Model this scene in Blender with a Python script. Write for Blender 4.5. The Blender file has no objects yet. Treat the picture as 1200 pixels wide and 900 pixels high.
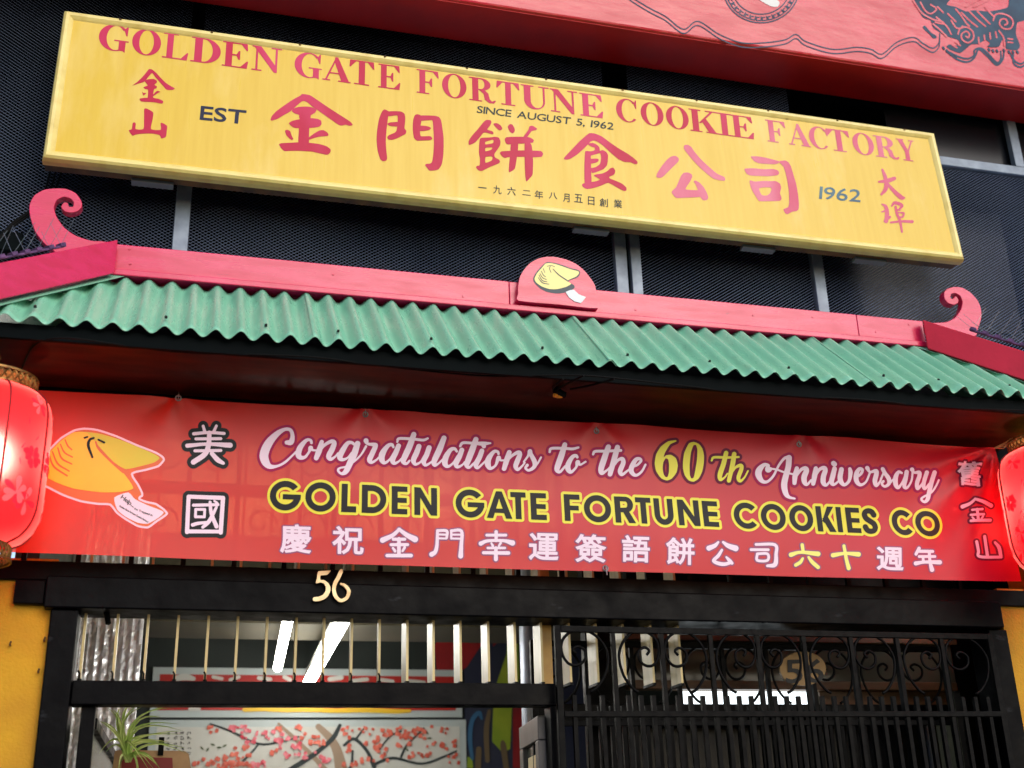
import bpy, bmesh, math, random
import numpy as np
from mathutils import Vector, Matrix
random.seed(7)
rng = np.random.default_rng(7)
R_ = math.radians
scene = bpy.context.scene
COL = scene.collection
# ---------------------------------------------------------------- camera, world, sun, exposure
FPX, PITCH, YAW, ROLL = 1398.0, R_(21.41), R_(15.8), R_(1.74)
CAM = np.array([0.0, -5.0, 1.6])
cp, sp, cy, sy = math.cos(PITCH), math.sin(PITCH), math.cos(YAW), math.sin(YAW)
fw = np.array([sy*cp, cy*cp, sp]); rt = np.array([cy, -sy, 0.0]); dn = np.cross(fw, rt)
cr, sr = math.cos(ROLL), math.sin(ROLL)
RT, DN = cr*rt + sr*dn, -sr*rt + cr*dn
cd = bpy.data.cameras.new('camera'); cam = bpy.data.objects.new('camera', cd); COL.objects.link(cam)
M3 = Matrix(((RT[0], -DN[0], -fw[0]), (RT[1], -DN[1], -fw[1]), (RT[2], -DN[2], -fw[2])))
cam.matrix_world = Matrix.Translation(CAM) @ M3.to_4x4()
cd.sensor_width = 36; cd.lens = 36*FPX/1200; cd.clip_start = 0.05; cd.clip_end = 500
cd.dof.use_dof = True; cd.dof.focus_distance = 5.45; cd.dof.aperture_fstop = 1.8
scene.camera = cam
W = bpy.data.worlds.new('World'); scene.world = W; W.use_nodes = True
wn = W.node_tree; bg = wn.nodes['Background']
sky = wn.nodes.new('ShaderNodeTexSky'); sky.sky_type = 'NISHITA'; sky.sun_disc = False
SUN_EL, SUN_AZ = R_(31), R_(160)          # azimuth from +Y, clockwise: behind the camera, to the right
sky.sun_elevation = SUN_EL; sky.sun_rotation = SUN_AZ
sky.air_density = 1.0; sky.dust_density = 1.6; sky.ozone_density = 1.0
wn.links.new(sky.outputs[0], bg.inputs[0]); bg.inputs[1].default_value = 0.15
sl = bpy.data.lights.new('sun', 'SUN'); sun = bpy.data.objects.new('sun', sl); COL.objects.link(sun)
sl.energy = 0.62; sl.angle = R_(40); sl.color = (1.0, 0.97, 0.93)
sd = Vector((math.sin(SUN_AZ)*math.cos(SUN_EL), math.cos(SUN_AZ)*math.cos(SUN_EL), math.sin(SUN_EL)))
sun.rotation_euler = sd.to_track_quat('Z', 'Y').to_euler(); sun.location = (3, -8, 12)
vs = scene.view_settings; vs.view_transform = 'Standard'; vs.look = 'None'; vs.gamma = 1; vs.exposure = 0.54
scene.cycles.use_denoising = True
scene.cycles.max_bounces = 8; scene.cycles.transparent_max_bounces = 16
scene.cycles.caustics_reflective = False; scene.cycles.caustics_refractive = False
scene.cycles.sample_clamp_indirect = 6
# ---------------------------------------------------------------- helpers: picture measurements to points on real planes
def ray(x, y): return RT*((x-600)/FPX) + DN*((y-450)/FPX) + fw
def at(x, y, Y):
    r = ray(x, y); return CAM + r*((Y-CAM[1])/r[1])
def atz(x, y, Z):
    r = ray(x, y); return CAM + r*((Z-CAM[2])/r[2])
def at_many(P, Y):                          # P (n,2) -> (n,3) on the plane Y
    P = np.asarray(P, float)
    r = np.outer((P[:, 0]-600)/FPX, RT) + np.outer((P[:, 1]-450)/FPX, DN) + fw
    return CAM + r*((Y-CAM[1])/r[:, 1])[:, None]
# ---------------------------------------------------------------- materials
def rgb(r, g, b):
    f = lambda c: (c/255)/12.92 if c/255 <= .04045 else ((c/255+.055)/1.055)**2.4
    return (f(r), f(g), f(b), 1)
def mat(name, col, rough=.5, col2=None, scale=8, mix=(.35, .7), metallic=0, bump=0, bscale=60, stretch=(1, 1, 1),
        spec=.5, coat=0, rvar=0, detail=6, emit=None, estr=0, dirt=None):
    m = bpy.data.materials.new(name); m.use_nodes = True
    nt = m.node_tree; b = nt.nodes['Principled BSDF']; L = nt.links
    tc = nt.nodes.new('ShaderNodeTexCoord'); mp = nt.nodes.new('ShaderNodeMapping')
    mp.inputs['Scale'].default_value = stretch; L.new(tc.outputs['Object'], mp.inputs[0])
    b.inputs['Roughness'].default_value = rough; b.inputs['Metallic'].default_value = metallic
    b.inputs['Specular IOR Level'].default_value = spec; b.inputs['Coat Weight'].default_value = coat
    b.inputs['Base Color'].default_value = col
    if col2 is not None or rvar:
        n = nt.nodes.new('ShaderNodeTexNoise'); n.inputs['Scale'].default_value = scale; n.inputs['Detail'].default_value = detail
        L.new(mp.outputs[0], n.inputs['Vector'])
        r = nt.nodes.new('ShaderNodeMapRange'); r.inputs[1].default_value = mix[0]; r.inputs[2].default_value = mix[1]
        L.new(n.outputs[0], r.inputs[0])
        if col2 is not None:
            x = nt.nodes.new('ShaderNodeMix'); x.data_type = 'RGBA'
            x.inputs[6].default_value = col; x.inputs[7].default_value = col2
            L.new(r.outputs[0], x.inputs[0]); L.new(x.outputs[2], b.inputs['Base Color'])
        if dirt:                              # a second, patchier layer, dirt, scuffs and paler blotches: (colour, scale, from, to, stretch)
            dm = nt.nodes.new('ShaderNodeMapping'); dm.inputs['Scale'].default_value = dirt[4]; L.new(tc.outputs['Object'], dm.inputs[0])
            dn_ = nt.nodes.new('ShaderNodeTexNoise'); dn_.inputs['Scale'].default_value = dirt[1]; dn_.inputs['Detail'].default_value = 9; dn_.inputs['Roughness'].default_value = .65
            L.new(dm.outputs[0], dn_.inputs['Vector']); dr = nt.nodes.new('ShaderNodeMapRange'); dr.inputs[1].default_value = dirt[2]; dr.inputs[2].default_value = dirt[3]; dr.inputs[4].default_value = dirt[5]
            L.new(dn_.outputs[0], dr.inputs[0]); dx = nt.nodes.new('ShaderNodeMix'); dx.data_type = 'RGBA'; L.new(dr.outputs[0], dx.inputs[0])
            L.new(x.outputs[2], dx.inputs[6]); dx.inputs[7].default_value = dirt[0]; L.new(dx.outputs[2], b.inputs['Base Color'])
        if rvar:
            q = nt.nodes.new('ShaderNodeMapRange'); q.inputs[3].default_value = rough-rvar; q.inputs[4].default_value = rough+rvar
            L.new(r.outputs[0], q.inputs[0]); L.new(q.outputs[0], b.inputs['Roughness'])
    if bump:
        n2 = nt.nodes.new('ShaderNodeTexNoise'); n2.inputs['Scale'].default_value = bscale; n2.inputs['Detail'].default_value = 5
        L.new(mp.outputs[0], n2.inputs['Vector'])
        bp = nt.nodes.new('ShaderNodeBump'); bp.inputs['Strength'].default_value = bump; bp.inputs['Distance'].default_value = .01
        L.new(n2.outputs[0], bp.inputs['Height']); L.new(bp.outputs[0], b.inputs['Normal'])
    if emit is not None:
        b.inputs['Emission Color'].default_value = emit; b.inputs['Emission Strength'].default_value = estr
    return m
MT = {}
def defmat(key, *a, **k): MT[key] = mat(key, *a, **k)
# ---------------------------------------------------------------- object helpers
def tag(o, label=None, cat=None, group=None, kind=None):
    if label: o['label'] = label
    if cat: o['category'] = cat
    if group: o['group'] = group
    if kind: o['kind'] = kind
    return o
def empty(name, loc, label, cat, group=None):
    o = bpy.data.objects.new(name, None); COL.objects.link(o); o.location = loc; o.empty_display_size = .1
    return tag(o, label, cat, group)
def link(name, me, material, parent=None, smooth=False):
    if material is not None:
        for m in (material if isinstance(material, list) else [material]): me.materials.append(m)
    if smooth:
        for p in me.polygons: p.use_smooth = True
    o = bpy.data.objects.new(name, me); COL.objects.link(o)
    if parent is not None:
        o.parent = parent
        if parent.type == 'EMPTY': o.matrix_parent_inverse = Matrix.Translation(-Vector(parent.location))
    return o
class MB:                                   # collects simple solids, links them as ONE mesh
    def __init__(s): s.v, s.f, s.mi, s.cur = [], [], [], 0
    def add(s, vs, fs):
        k = len(s.v); s.v += [tuple(map(float, p)) for p in vs]; s.f += [tuple(i+k for i in f) for f in fs]; s.mi += [s.cur]*len(fs)
        return s
    def box(s, x0, x1, y0, y1, z0, z1):
        return s.add([(x0,y0,z0),(x1,y0,z0),(x1,y1,z0),(x0,y1,z0),(x0,y0,z1),(x1,y0,z1),(x1,y1,z1),(x0,y1,z1)],
                     [(0,3,2,1),(4,5,6,7),(0,1,5,4),(1,2,6,5),(2,3,7,6),(3,0,4,7)])
    def bar(s, a, b, wx, wy, up=(0, 0, 1)):  # a beam from a to b, wx across (side), wy along up-ish
        a, b = Vector(a), Vector(b); d = (b-a).normalized(); u = Vector(up)
        if abs(d.dot(u)) > .98: u = Vector((0, 1, 0))
        sx = d.cross(u).normalized(); u = sx.cross(d).normalized()
        P = []
        for p in (a, b):
            for i, j in ((-1,-1),(1,-1),(1,1),(-1,1)): P.append(p + sx*(i*wx/2) + u*(j*wy/2))
        return s.add(P, [(3,2,1,0),(4,5,6,7),(0,1,5,4),(1,2,6,5),(2,3,7,6),(3,0,4,7)])
    def tube(s, pts, r, n=8, cap=True, closed=False):
        pts = [Vector(p) for p in pts]; k = len(pts); rs = r if hasattr(r, '__len__') else [r]*k
        V, F = [], []; prev = None
        for i, p in enumerate(pts):
            d = ((pts[(i+1) % k] if closed else pts[min(i+1, k-1)]) - (pts[i-1] if (closed or i > 0) else pts[0])).normalized()
            if prev is None:
                u = Vector((0, 0, 1)) if abs(d.z) < .9 else Vector((0, 1, 0))
                u = (u - d*u.dot(d)).normalized()
            else:
                u = (prev - d*prev.dot(d)).normalized()
            prev = u; w = d.cross(u)
            for j in range(n):
                t = 2*math.pi*j/n; V.append(p + (u*math.cos(t) + w*math.sin(t))*rs[i])
        for i in range(k if closed else k-1):
            for j in range(n):
                a, b = i*n+j, i*n+(j+1) % n; c, e = ((i+1) % k)*n+(j+1) % n, ((i+1) % k)*n+j
                F.append((a, b, c, e))
        if cap and not closed: F.append(tuple(range(n-1, -1, -1))); F.append(tuple((k-1)*n+j for j in range(n)))
        return s.add(V, F)
    def lathe(s, prof, c, n=32, axis='z'):   # prof [(r,z)]
        V, F = [], []; k = len(prof)
        for r, z in prof:
            for j in range(n):
                t = 2*math.pi*j/n; V.append((c[0]+r*math.cos(t), c[1]+r*math.sin(t), c[2]+z))
        for i in range(k-1):
            for j in range(n): F.append((i*n+j, i*n+(j+1) % n, (i+1)*n+(j+1) % n, (i+1)*n+j))
        return s.add(V, F)
    def prism(s, loop, f0, f1):              # loop of 2-D points, f0/f1 map to front/back
        n = len(loop); V = [f0(*p) for p in loop] + [f1(*p) for p in loop]
        return s.add(V, [tuple(range(n)), tuple(range(2*n-1, n-1, -1))] + [(i, i+n, (i+1) % n+n, (i+1) % n) for i in range(n)])
    def build(s, name, material, parent=None, bevel=0, smooth=False, seg=2):
        me = bpy.data.meshes.new(name); me.from_pydata(s.v, [], s.f)
        if any(s.mi): me.polygons.foreach_set('material_index', s.mi)
        bm = bmesh.new(); bm.from_mesh(me); bmesh.ops.recalc_face_normals(bm, faces=bm.faces); bm.to_mesh(me); bm.free()
        me.update(); o = link(name, me, material, parent, smooth)
        if bevel:
            b = o.modifiers.new('bevel', 'BEVEL'); b.width = bevel; b.segments = seg; b.limit_method = 'ANGLE'; b.angle_limit = R_(40)
        return o
# ---------------------------------------------------------------- lettering: signed distance fields meshed with marching squares
def cr_open(P, n=6):
    P = np.asarray(P, float)
    if len(P) < 3: return P
    Q = np.vstack([2*P[0]-P[1], P, 2*P[-1]-P[-2]]); out = []
    for i in range(1, len(Q)-2):
        for t in np.arange(n)/n:
            a, b, c, d = Q[i-1:i+3]
            out.append(.5*((2*b)+(-a+c)*t+(2*a-5*b+4*c-d)*t*t+(-a+3*b-3*c+d)*t**3))
    return np.vstack(out+[P[-1]])
def cr_closed(P, n=4):
    P = np.asarray(P, float); m = len(P); out = []
    for i in range(m):
        a, b, c, d = P[i-1], P[i], P[(i+1) % m], P[(i+2) % m]
        for t in np.arange(n)/n:
            q = .5*((2*b)+(-a+c)*t+(2*a-5*b+4*c-d)*t*t+(-a+3*b-3*c+d)*t**3); l = b+(c-b)*t
            out.append(.6*q+.4*l)
    return np.array(out)
def segs_of(loops):
    return np.vstack([np.hstack([np.asarray(l, float), np.roll(np.asarray(l, float), -1, 0)]) for l in loops])
def poly(*loops, smooth=True): return ('seg', segs_of([cr_closed(l) if smooth else l for l in loops]))
def stroke(P, n=6): return ('str', cr_open(P, n))
def xf(shape, fx):                           # apply a point map to a shape; radii scale by fx.k
    kind, A = shape
    if kind == 'seg':
        return (kind, np.hstack([fx(A[:, :2]), fx(A[:, 2:])]))
    return (kind, np.hstack([fx(A[:, :2]), A[:, 2:3]*fx.k]))
class Z:                                      # zoomed crop -> photo pixels
    def __init__(s, ox, oy, k): s.o, s.k = np.array([ox, oy], float), 1.0/k
    def __call__(s, P): return s.o + np.asarray(P)[:, :2]*s.k
class Sim:                                    # unit coordinates (y up) -> target: origin + x*ex + y*ey
    def __init__(s, o, ex, ey): s.o, s.ex, s.ey = map(lambda q: np.array(q, float), (o, ex, ey)); s.k = float(np.hypot(*s.ey))
    def __call__(s, P): P = np.asarray(P); return s.o + P[:, :1]*s.ex + P[:, 1:2]*s.ey
def sdf_shape(shape, X, Y):
    kind, A = shape; D = np.full(X.shape, 1e9)
    if kind == 'seg':
        par = np.zeros(X.shape, bool)
        for x0, y0, x1, y1 in A:
            dx, dy = x1-x0, y1-y0; l = dx*dx+dy*dy
            if l < 1e-18: continue
            t = np.clip(((X-x0)*dx+(Y-y0)*dy)/l, 0, 1)
            np.minimum(D, (X-x0-t*dx)**2+(Y-y0-t*dy)**2, out=D)
            if y0 != y1:
                c = ((y0 > Y) != (y1 > Y)) & (X < dx*(Y-y0)/dy+x0); par ^= c
        D = np.sqrt(D); return np.where(par, -D, D)
    for i in range(len(A)-1):
        x0, y0, r0 = A[i]; x1, y1, r1 = A[i+1]; dx, dy = x1-x0, y1-y0; l = dx*dx+dy*dy+1e-18
        t = np.clip(((X-x0)*dx+(Y-y0)*dy)/l, 0, 1)
        np.minimum(D, np.hypot(X-x0-t*dx, Y-y0-t*dy)-(r0+(r1-r0)*t), out=D)
    return D
def field(shapes, cell, margin):
    bb = []
    for k, A in shapes:
        if k == 'seg': P = np.vstack([A[:, :2], A[:, 2:]]); e = 0
        else: P = A[:, :2]; e = A[:, 2].max()
        bb.append((P.min(0)-e, P.max(0)+e))
    lo = np.min([b[0] for b in bb], 0)-margin-2*cell; hi = np.max([b[1] for b in bb], 0)+margin+2*cell
    nx, ny = int((hi[0]-lo[0])/cell)+2, int((hi[1]-lo[1])/cell)+2
    xs, ys = lo[0]+cell*np.arange(nx), lo[1]+cell*np.arange(ny)
    F = np.full((ny, nx), 1e3)
    for s, (a, b) in zip(shapes, bb):
        i0, i1 = np.searchsorted(xs, [a[0]-margin-2*cell, b[0]+margin+2*cell]); j0, j1 = np.searchsorted(ys, [a[1]-margin-2*cell, b[1]+margin+2*cell])
        if i1 <= i0 or j1 <= j0: continue
        X, Y = np.meshgrid(xs[i0:i1], ys[j0:j1])
        F[j0:j1, i0:i1] = np.minimum(F[j0:j1, i0:i1], sdf_shape(s, X, Y))
    return xs, ys, F
def march(fld, iso, mapf, flip, RUN=6):
    xs, ys, F = fld; G = F-iso; G = np.where(np.abs(G) < 1e-9, 1e-9, G); I = G < 0
    verts, faces, key = [], [], {}
    def vk(k, x, y):
        if k not in key: key[k] = len(verts); verts.append((x, y))
        return key[k]
    def corner(i, j): return vk(('c', i, j), xs[i], ys[j])
    def he(i, j):
        t = G[j, i]/(G[j, i]-G[j, i+1]); return vk(('h', i, j), xs[i]+t*(xs[i+1]-xs[i]), ys[j])
    def ve(i, j):
        t = G[j, i]/(G[j, i]-G[j+1, i]); return vk(('v', i, j), xs[i], ys[j]+t*(ys[j+1]-ys[j]))
    n4 = I[:-1, :-1].astype(int)+I[:-1, 1:]+I[1:, :-1]+I[1:, 1:]
    for j in range(n4.shape[0]):
        row = n4[j]; idx = np.nonzero(row)[0]; p = 0
        while p < len(idx):
            i = int(idx[p])
            if row[i] == 4:
                e = i+1
                while e < len(row) and row[e] == 4 and e-i < RUN: e += 1
                faces.append([corner(q, j) for q in range(i, e+1)]+[corner(q, j+1) for q in range(e, i-1, -1)])
                p += e-i; continue
            a, b, c, d = I[j, i], I[j, i+1], I[j+1, i+1], I[j+1, i]
            if (a and c and not b and not d) or (b and d and not a and not c):
                if a:
                    faces.append([corner(i, j), he(i, j), ve(i, j)]); faces.append([corner(i+1, j+1), he(i, j+1), ve(i+1, j)])
                else:
                    faces.append([corner(i+1, j), ve(i+1, j), he(i, j)]); faces.append([corner(i, j+1), ve(i, j), he(i, j+1)])
            else:
                f = []
                if a: f.append(corner(i, j))
                if a != b: f.append(he(i, j))
                if b: f.append(corner(i+1, j))
                if b != c: f.append(ve(i+1, j))
                if c: f.append(corner(i+1, j+1))
                if c != d: f.append(he(i, j+1))
                if d: f.append(corner(i, j+1))
                if d != a: f.append(ve(i, j))
                faces.append(f)
            p += 1
    P = mapf(np.array(verts)) if verts else np.zeros((0, 3))
    if flip: faces = [f[::-1] for f in faces]
    return P, faces
def decal(name, shapes, mapf, cell, material, parent, iso=0.0, fld=None, flip=False, thick=None):
    """shapes printed or painted on a surface; mapf lifts the 2-D points onto it. thick = solid letters that thick"""
    if fld is None: fld = field(shapes, cell, max(iso, 0)+cell)
    P, F = march(fld, iso, mapf, flip)
    me = bpy.data.meshes.new(name); me.from_pydata([tuple(p) for p in P], [], F); me.update()
    o = link(name, me, material, parent)
    if thick:
        s = o.modifiers.new('solid', 'SOLIDIFY'); s.thickness = thick; s.offset = -1 if not flip else 1
    return o
_fc = {}
def glyph(ch):
    """outline segments of one character of the built-in font, plus its advance box"""
    if ch in _fc: return _fc[ch]
    c = bpy.data.curves.new('glyph', 'FONT'); c.body = ch; c.resolution_u = 3
    o = bpy.data.objects.new('glyph', c); COL.objects.link(o); bpy.context.view_layer.update()
    dg = bpy.context.evaluated_depsgraph_get(); ev = o.evaluated_get(dg); me = ev.to_mesh()
    cnt = {}
    for p in me.polygons:
        for e in p.edge_keys: cnt[e] = cnt.get(e, 0)+1
    co = np.array([v.co[:2] for v in me.vertices])
    S = np.array([np.hstack([co[a], co[b]]) for (a, b), n in cnt.items() if n == 1])
    ev.to_mesh_clear(); bpy.data.objects.remove(o); bpy.data.curves.remove(c)
    _fc[ch] = (S, co.min(0), co.max(0)); return _fc[ch]
def han(ch, cx, cy_, w, h, skew=0.0):
    """one Chinese character fitted to a box of photo pixels (y down)"""
    S, lo, hi = glyph(ch); c = (lo+hi)/2; d = hi-lo
    if ch in '一二': w2, h2 = w, h*d[1]/max(d[0], 1e-6)
    else: w2, h2 = w, h
    f = lambda P: np.stack([cx+(P[:, 0]-c[0])/d[0]*w2, cy_-(P[:, 1]-c[1])/d[1]*h2+skew*(P[:, 0]-c[0])/d[0]*w2], 1)
    return ('seg', np.hstack([f(S[:, :2]), f(S[:, 2:])]))
def line_text(txt, p0, p1, hgt, space=.28, gap=.07, hvec=None):
    """latin text from p0 to p1 (photo pixels, baseline), cap height hgt pixels"""
    items, x = [], 0
    for ch in txt:
        if ch == ' ': x += space; continue
        S, lo, hi = glyph(ch); items.append((S, x-lo[0])); x += hi[0]-lo[0]+gap
    x -= gap; p0, p1 = np.array(p0, float), np.array(p1, float); ex = (p1-p0)/x
    up = np.array(hvec if hvec is not None else (ex[1], -ex[0]))
    up = up/np.hypot(*up)*hgt/.73; out = []
    for S, dx in items:
        f = lambda P: p0+(P[:, :1]+dx)*ex+P[:, 1:2]*up
        out.append(('seg', np.hstack([f(S[:, :2]), f(S[:, 2:])])))
    return out
# ---- serif capitals in the unit box
def rc(a, b, c, d): return [(a, b), (c, b), (c, d), (a, d)]
def arc(cx, cy, rx, ry, a0, a1, n=24):
    return [(cx+rx*math.cos(R_(a0+(a1-a0)*i/n)), cy+ry*math.sin(R_(a0+(a1-a0)*i/n))) for i in range(n+1)]
def S_(*loops): return ('seg', segs_of(loops))
def serif(ch):
    B = lambda *q: S_(rc(*q)); P = lambda *q: S_(list(q))
    sb = .05
    if ch == 'I': return [B(.3,0,.7,1), B(0,0,1,sb), B(0,1-sb,1,1)]
    if ch == 'L': return [B(.16,0,.4,1), B(0,1-sb,.58,1), B(0,0,.96,sb), P((.96,0),(1,.3),(.95,.3),(.72,.04),(.72,0))]
    if ch in 'EF':
        o = [B(.12,0,.38,1), B(0,1-sb,.94,1), P((.94,1),(.97,.72),(.92,.72),(.7,.96)), B(.36,.47,.66,.53),
             P((.62,.32),(.68,.32),(.68,.68),(.62,.68),(.54,.52),(.54,.48))]
        return o+([B(0,0,.96,sb), P((.96,0),(1,.3),(.95,.3),(.7,.04),(.7,0))] if ch == 'E' else [B(0,0,.55,sb)])
    if ch == 'T': return [B(.38,0,.63,1), B(.03,1-sb,.97,1), P((0,.7),(.05,.7),(.28,.96),(.03,1)), P((1,.7),(.95,.7),(.72,.96),(.97,1)), B(.2,0,.8,sb)]
    if ch == 'D': return [S_([(.12,1)]+arc(.42,.5,.58,.5,90,-90)+[(.12,0)], [(.38,.95)]+arc(.42,.5,.31,.45,90,-90)+[(.38,.05)]), B(0,1-sb,.2,1), B(0,0,.2,sb)]
    if ch == 'O': return [S_(arc(.5,.5,.5,.52,0,360,40), arc(.5,.5,.25,.475,0,360,40))]
    if ch in 'CG':
        e = 318 if ch == 'C' else 300
        o = [S_(arc(.52,.5,.52,.52,42,e,36)+arc(.56,.5,.3,.475,e,42,36)), P((.82,.84),(.9,.62),(.94,.62),(.95,1.0),(.91,1.0))]
        if ch == 'G': o += [B(.68,.02,.9,.42), B(.52,.38,1,.43), P((.68,.15),(.9,-.04),(.9,.2))]
        return o
    if ch == 'A': return [P((.08,0),(.15,0),(.5,.93),(.47,1)), P((.44,1),(.54,1),(.96,0),(.68,0),(.42,.8)), B(.24,.3,.72,.355), B(0,0,.28,sb), B(.56,0,1,sb)]
    if ch == 'N': return [B(.13,0,.2,1), P((.03,1),(.3,1),(.86,.2),(.86,0),(.76,0)), B(.79,.1,.86,1), B(0,0,.34,sb), B(.64,1-sb,1,1), B(0,1-sb,.28,1)]
    if ch == 'U': return [B(.1,.34,.34,1), B(.78,.34,.85,1), S_(arc(.475,.35,.375,.37,180,360)+arc(.56,.35,.22,.3,360,180)), B(0,1-sb,.46,1), B(.62,1-sb,1,1)]
    if ch == 'R': return [B(.12,0,.35,1), S_([(.12,1)]+arc(.45,.74,.36,.26,90,-90)+[(.12,.48)], [(.3,.95)]+arc(.43,.74,.15,.21,90,-90)+[(.3,.53)]),
                          P((.4,.51),(.58,.5),(.72,.38),(.77,.14),(.85,.06),(.97,.13),(1,.09),(.92,-.02),(.74,-.02),(.58,.1),(.54,.34),(.4,.47)), B(0,0,.48,sb), B(0,1-sb,.2,1)]
    if ch == 'K': return [B(.1,0,.33,1), P((.33,.4),(.78,.96),(.88,.96),(.42,.4)), P((.43,.53),(.58,.68),(.98,0),(.7,0)), B(0,0,.44,sb), B(0,1-sb,.44,1), B(.6,1-sb,1,1), B(.58,0,1,sb)]
    if ch == 'Y': return [B(.4,0,.64,.45), P((.06,1),(.34,1),(.63,.44),(.42,.4)), P((.85,1),(.93,1),(.62,.42),(.53,.42)), B(0,1-sb,.42,1), B(.7,1-sb,1,1), B(.24,0,.8,sb)]
def geo(ch, a):
    """heavy geometric capitals, a = width/height, stroke .215 of the height"""
    t = .215; x = t/a; B = lambda *q: S_(rc(*q)); P = lambda *q: S_(list(q))
    if ch == 'O': return [S_(arc(.5,.5,.5,.515,0,360,44), arc(.5,.5,.5-x,.515-t,0,360,44))]
    if ch == 'C': return [S_(arc(.53,.5,.53,.515,42,318,40)+arc(.53,.5,.53-x,.515-t,318,42,40))]
    if ch == 'G': return [S_(arc(.5,.5,.5,.515,38,357,40)+arc(.5,.5,.5-x,.515-t,357,38,40)), B(.42,.37,1.0,.55)]
    if ch == 'L': return [B(0,0,x,1), B(0,0,1,t)]
    if ch == 'D': return [S_([(0,1)]+arc(.42,.5,.58,.5,90,-90)+[(0,0)], [(x,1-t)]+arc(.42,.5,.58-x,.5-t,90,-90)+[(x,t)])]
    if ch == 'E': return [B(0,0,x,1), B(0,0,1,t*.9), B(0,.41,.96,.59), B(0,1-t*.9,1,1)]
    if ch == 'F': return [B(0,0,x,1), B(0,.4,.92,.58), B(0,1-t*.9,1,1)]
    if ch == 'N': return [B(0,0,x,1), B(1-x,0,1,1), P((0,1),(x*1.05,1),(1,0),(1-x*1.05,0))]
    if ch == 'A': return [P((0,0),(x*1.1,0),(.5+x*.1,.8),(.5+x*.5,1),(.5-x*.5,1)), P((1,0),(1-x*1.1,0),(.5-x*.1,.8),(.5-x*.5,1),(.5+x*.5,1)), B(.22,.2,.78,.36)]
    if ch == 'T': return [B(.5-x/2,0,.5+x/2,1), B(0,1-t*.9,1,1)]
    if ch == 'R': return [B(0,0,x,1), S_([(0,1)]+arc(.55,.7,.38,.3,90,-90)+[(0,.4)], [(x,1-t*.85)]+arc(.55,.7,.38-x,.3-t*.85,90,-90)+[(x,.4+t*.8)]), P((.38,.45),(.38+x*1.1,.45),(1.02,0),(1.02-x*1.2,0))]
    if ch == 'U': return [B(0,.38,x,1), B(1-x,.38,1,1), S_(arc(.5,.39,.5,.405,180,360)+arc(.5,.39,.5-x,.405-t,360,180))]
    if ch == 'K': return [B(0,0,x,1), P((x,.42),(1-x*1.15,1),(1.0,1),(x+.12,.34)), P((x+.02,.52),(x+.3,.66),(1.03,0),(1.03-x*1.2,0))]
    if ch == 'I': return [B(0,0,1,1)]
    if ch == 'S':
        r = t/2; q = lambda px, py: (px*a, py, r)
        s = np.array([q(.86,.75), q(.72,.87), q(.5,.905), q(.28,.86), q(.18,.74), q(.28,.6), q(.52,.5), q(.76,.4), q(.84,.26), q(.72,.13), q(.48,.09), q(.25,.13), q(.13,.26)])
        s = cr_open(s, 5); s[:, 0] /= a
        return [('str', s)]
def place(ch, kind, xl, xr, base, top):
    """one capital between photo columns xl..xr; base/top give the photo row of the baseline / cap line at a column"""
    w = xr-xl; xm = (xl+xr)/2; h = base(xm)-top(xm)
    o = (xl, base(xl)); ex = (w, base(xr)-base(xl)); ey = (0, -h)
    lean = -(xm-491)/(base(xm)+3114)*h                                        # verticals of the building lean in the picture
    f = Sim((o[0]-lean*.5, o[1]), ex, (ey[0]+lean, ey[1])); f.k = h
    return [xf(s, f) for s in (serif(ch) if kind == 'serif' else geo(ch, w/h))]
# ---------------------------------------------------------------- palette
defmat('stucco', rgb(198,148,6), .75, rgb(180,128,4), 5, bump=.3, bscale=70)
defmat('black_wood', rgb(4,4,7), .42, rgb(2,2,4), 9, bump=.12, bscale=30, rvar=.12, spec=.06, dirt=(rgb(52,54,58), 16, .64, .72, (.35,1,1), .5))
defmat('black_iron', rgb(4,4,5), .5, rgb(2,2,3), 30, bump=.15, bscale=200, rvar=.1, spec=.08)
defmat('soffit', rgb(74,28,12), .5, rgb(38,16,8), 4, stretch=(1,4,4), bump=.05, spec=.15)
defmat('dark_wall', rgb(12,14,19), .9, rgb(7,8,11), 3, spec=.1)
defmat('mesh_metal', rgb(182,200,232), .38, rgb(132,150,188), 1.3, metallic=.3)
defmat('frame_steel', rgb(134,148,164), .45, rgb(104,116,132), 12, bump=.1, metallic=.2)
defmat('window_dark', rgb(15,18,24), .25, spec=.3)
defmat('pink_paint', rgb(216,32,88), .3, rgb(202,22,70), 5, stretch=(1,3,6), bump=.12, bscale=45, rvar=.08, coat=.25, dirt=(rgb(130,20,50), 13, .66, .72, (.6,1,2.2), .5))
defmat('pink_paint_shaded', rgb(214,22,54), .36, rgb(200,16,46), 6, bump=.12, bscale=45)  # same paint as the ridge, redder: the right hip's shading put into colour
defmat('green_roof', rgb(134,198,168), .3, rgb(120,186,156), 6, stretch=(6,1,1), bump=.015, bscale=12, rvar=.08, dirt=(rgb(80,118,98), 3.4, .58, .76, (5,1,1.2), .4))
defmat('fascia', rgb(4,11,13), .65, rgb(3,7,9), 6, spec=.05)
defmat('screw', rgb(45,52,50), .4, metallic=.6)
defmat('sign_yellow', rgb(222,187,56), .32, rgb(216,178,46), 11, mix=(.3,.75), stretch=(5,1,.3), rvar=.05, spec=.35, coat=.1, dirt=(rgb(238,214,138), 1.3, .54, .76, (1.6,1,.5), .6))  # second layer lays paler yellow blotches over the panel colour
defmat('sign_frame', rgb(236,216,134), .33, rgb(214,188,100), 14, mix=(.45,.85), bump=.1, bscale=60, dirt=(rgb(92,70,34), 7, .66, .74, (1,1,1), .7))
defmat('sign_side', rgb(120,84,38), .6, rgb(60,42,22), 12)
defmat('clip_grey', rgb(120,124,130), .5)
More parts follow.
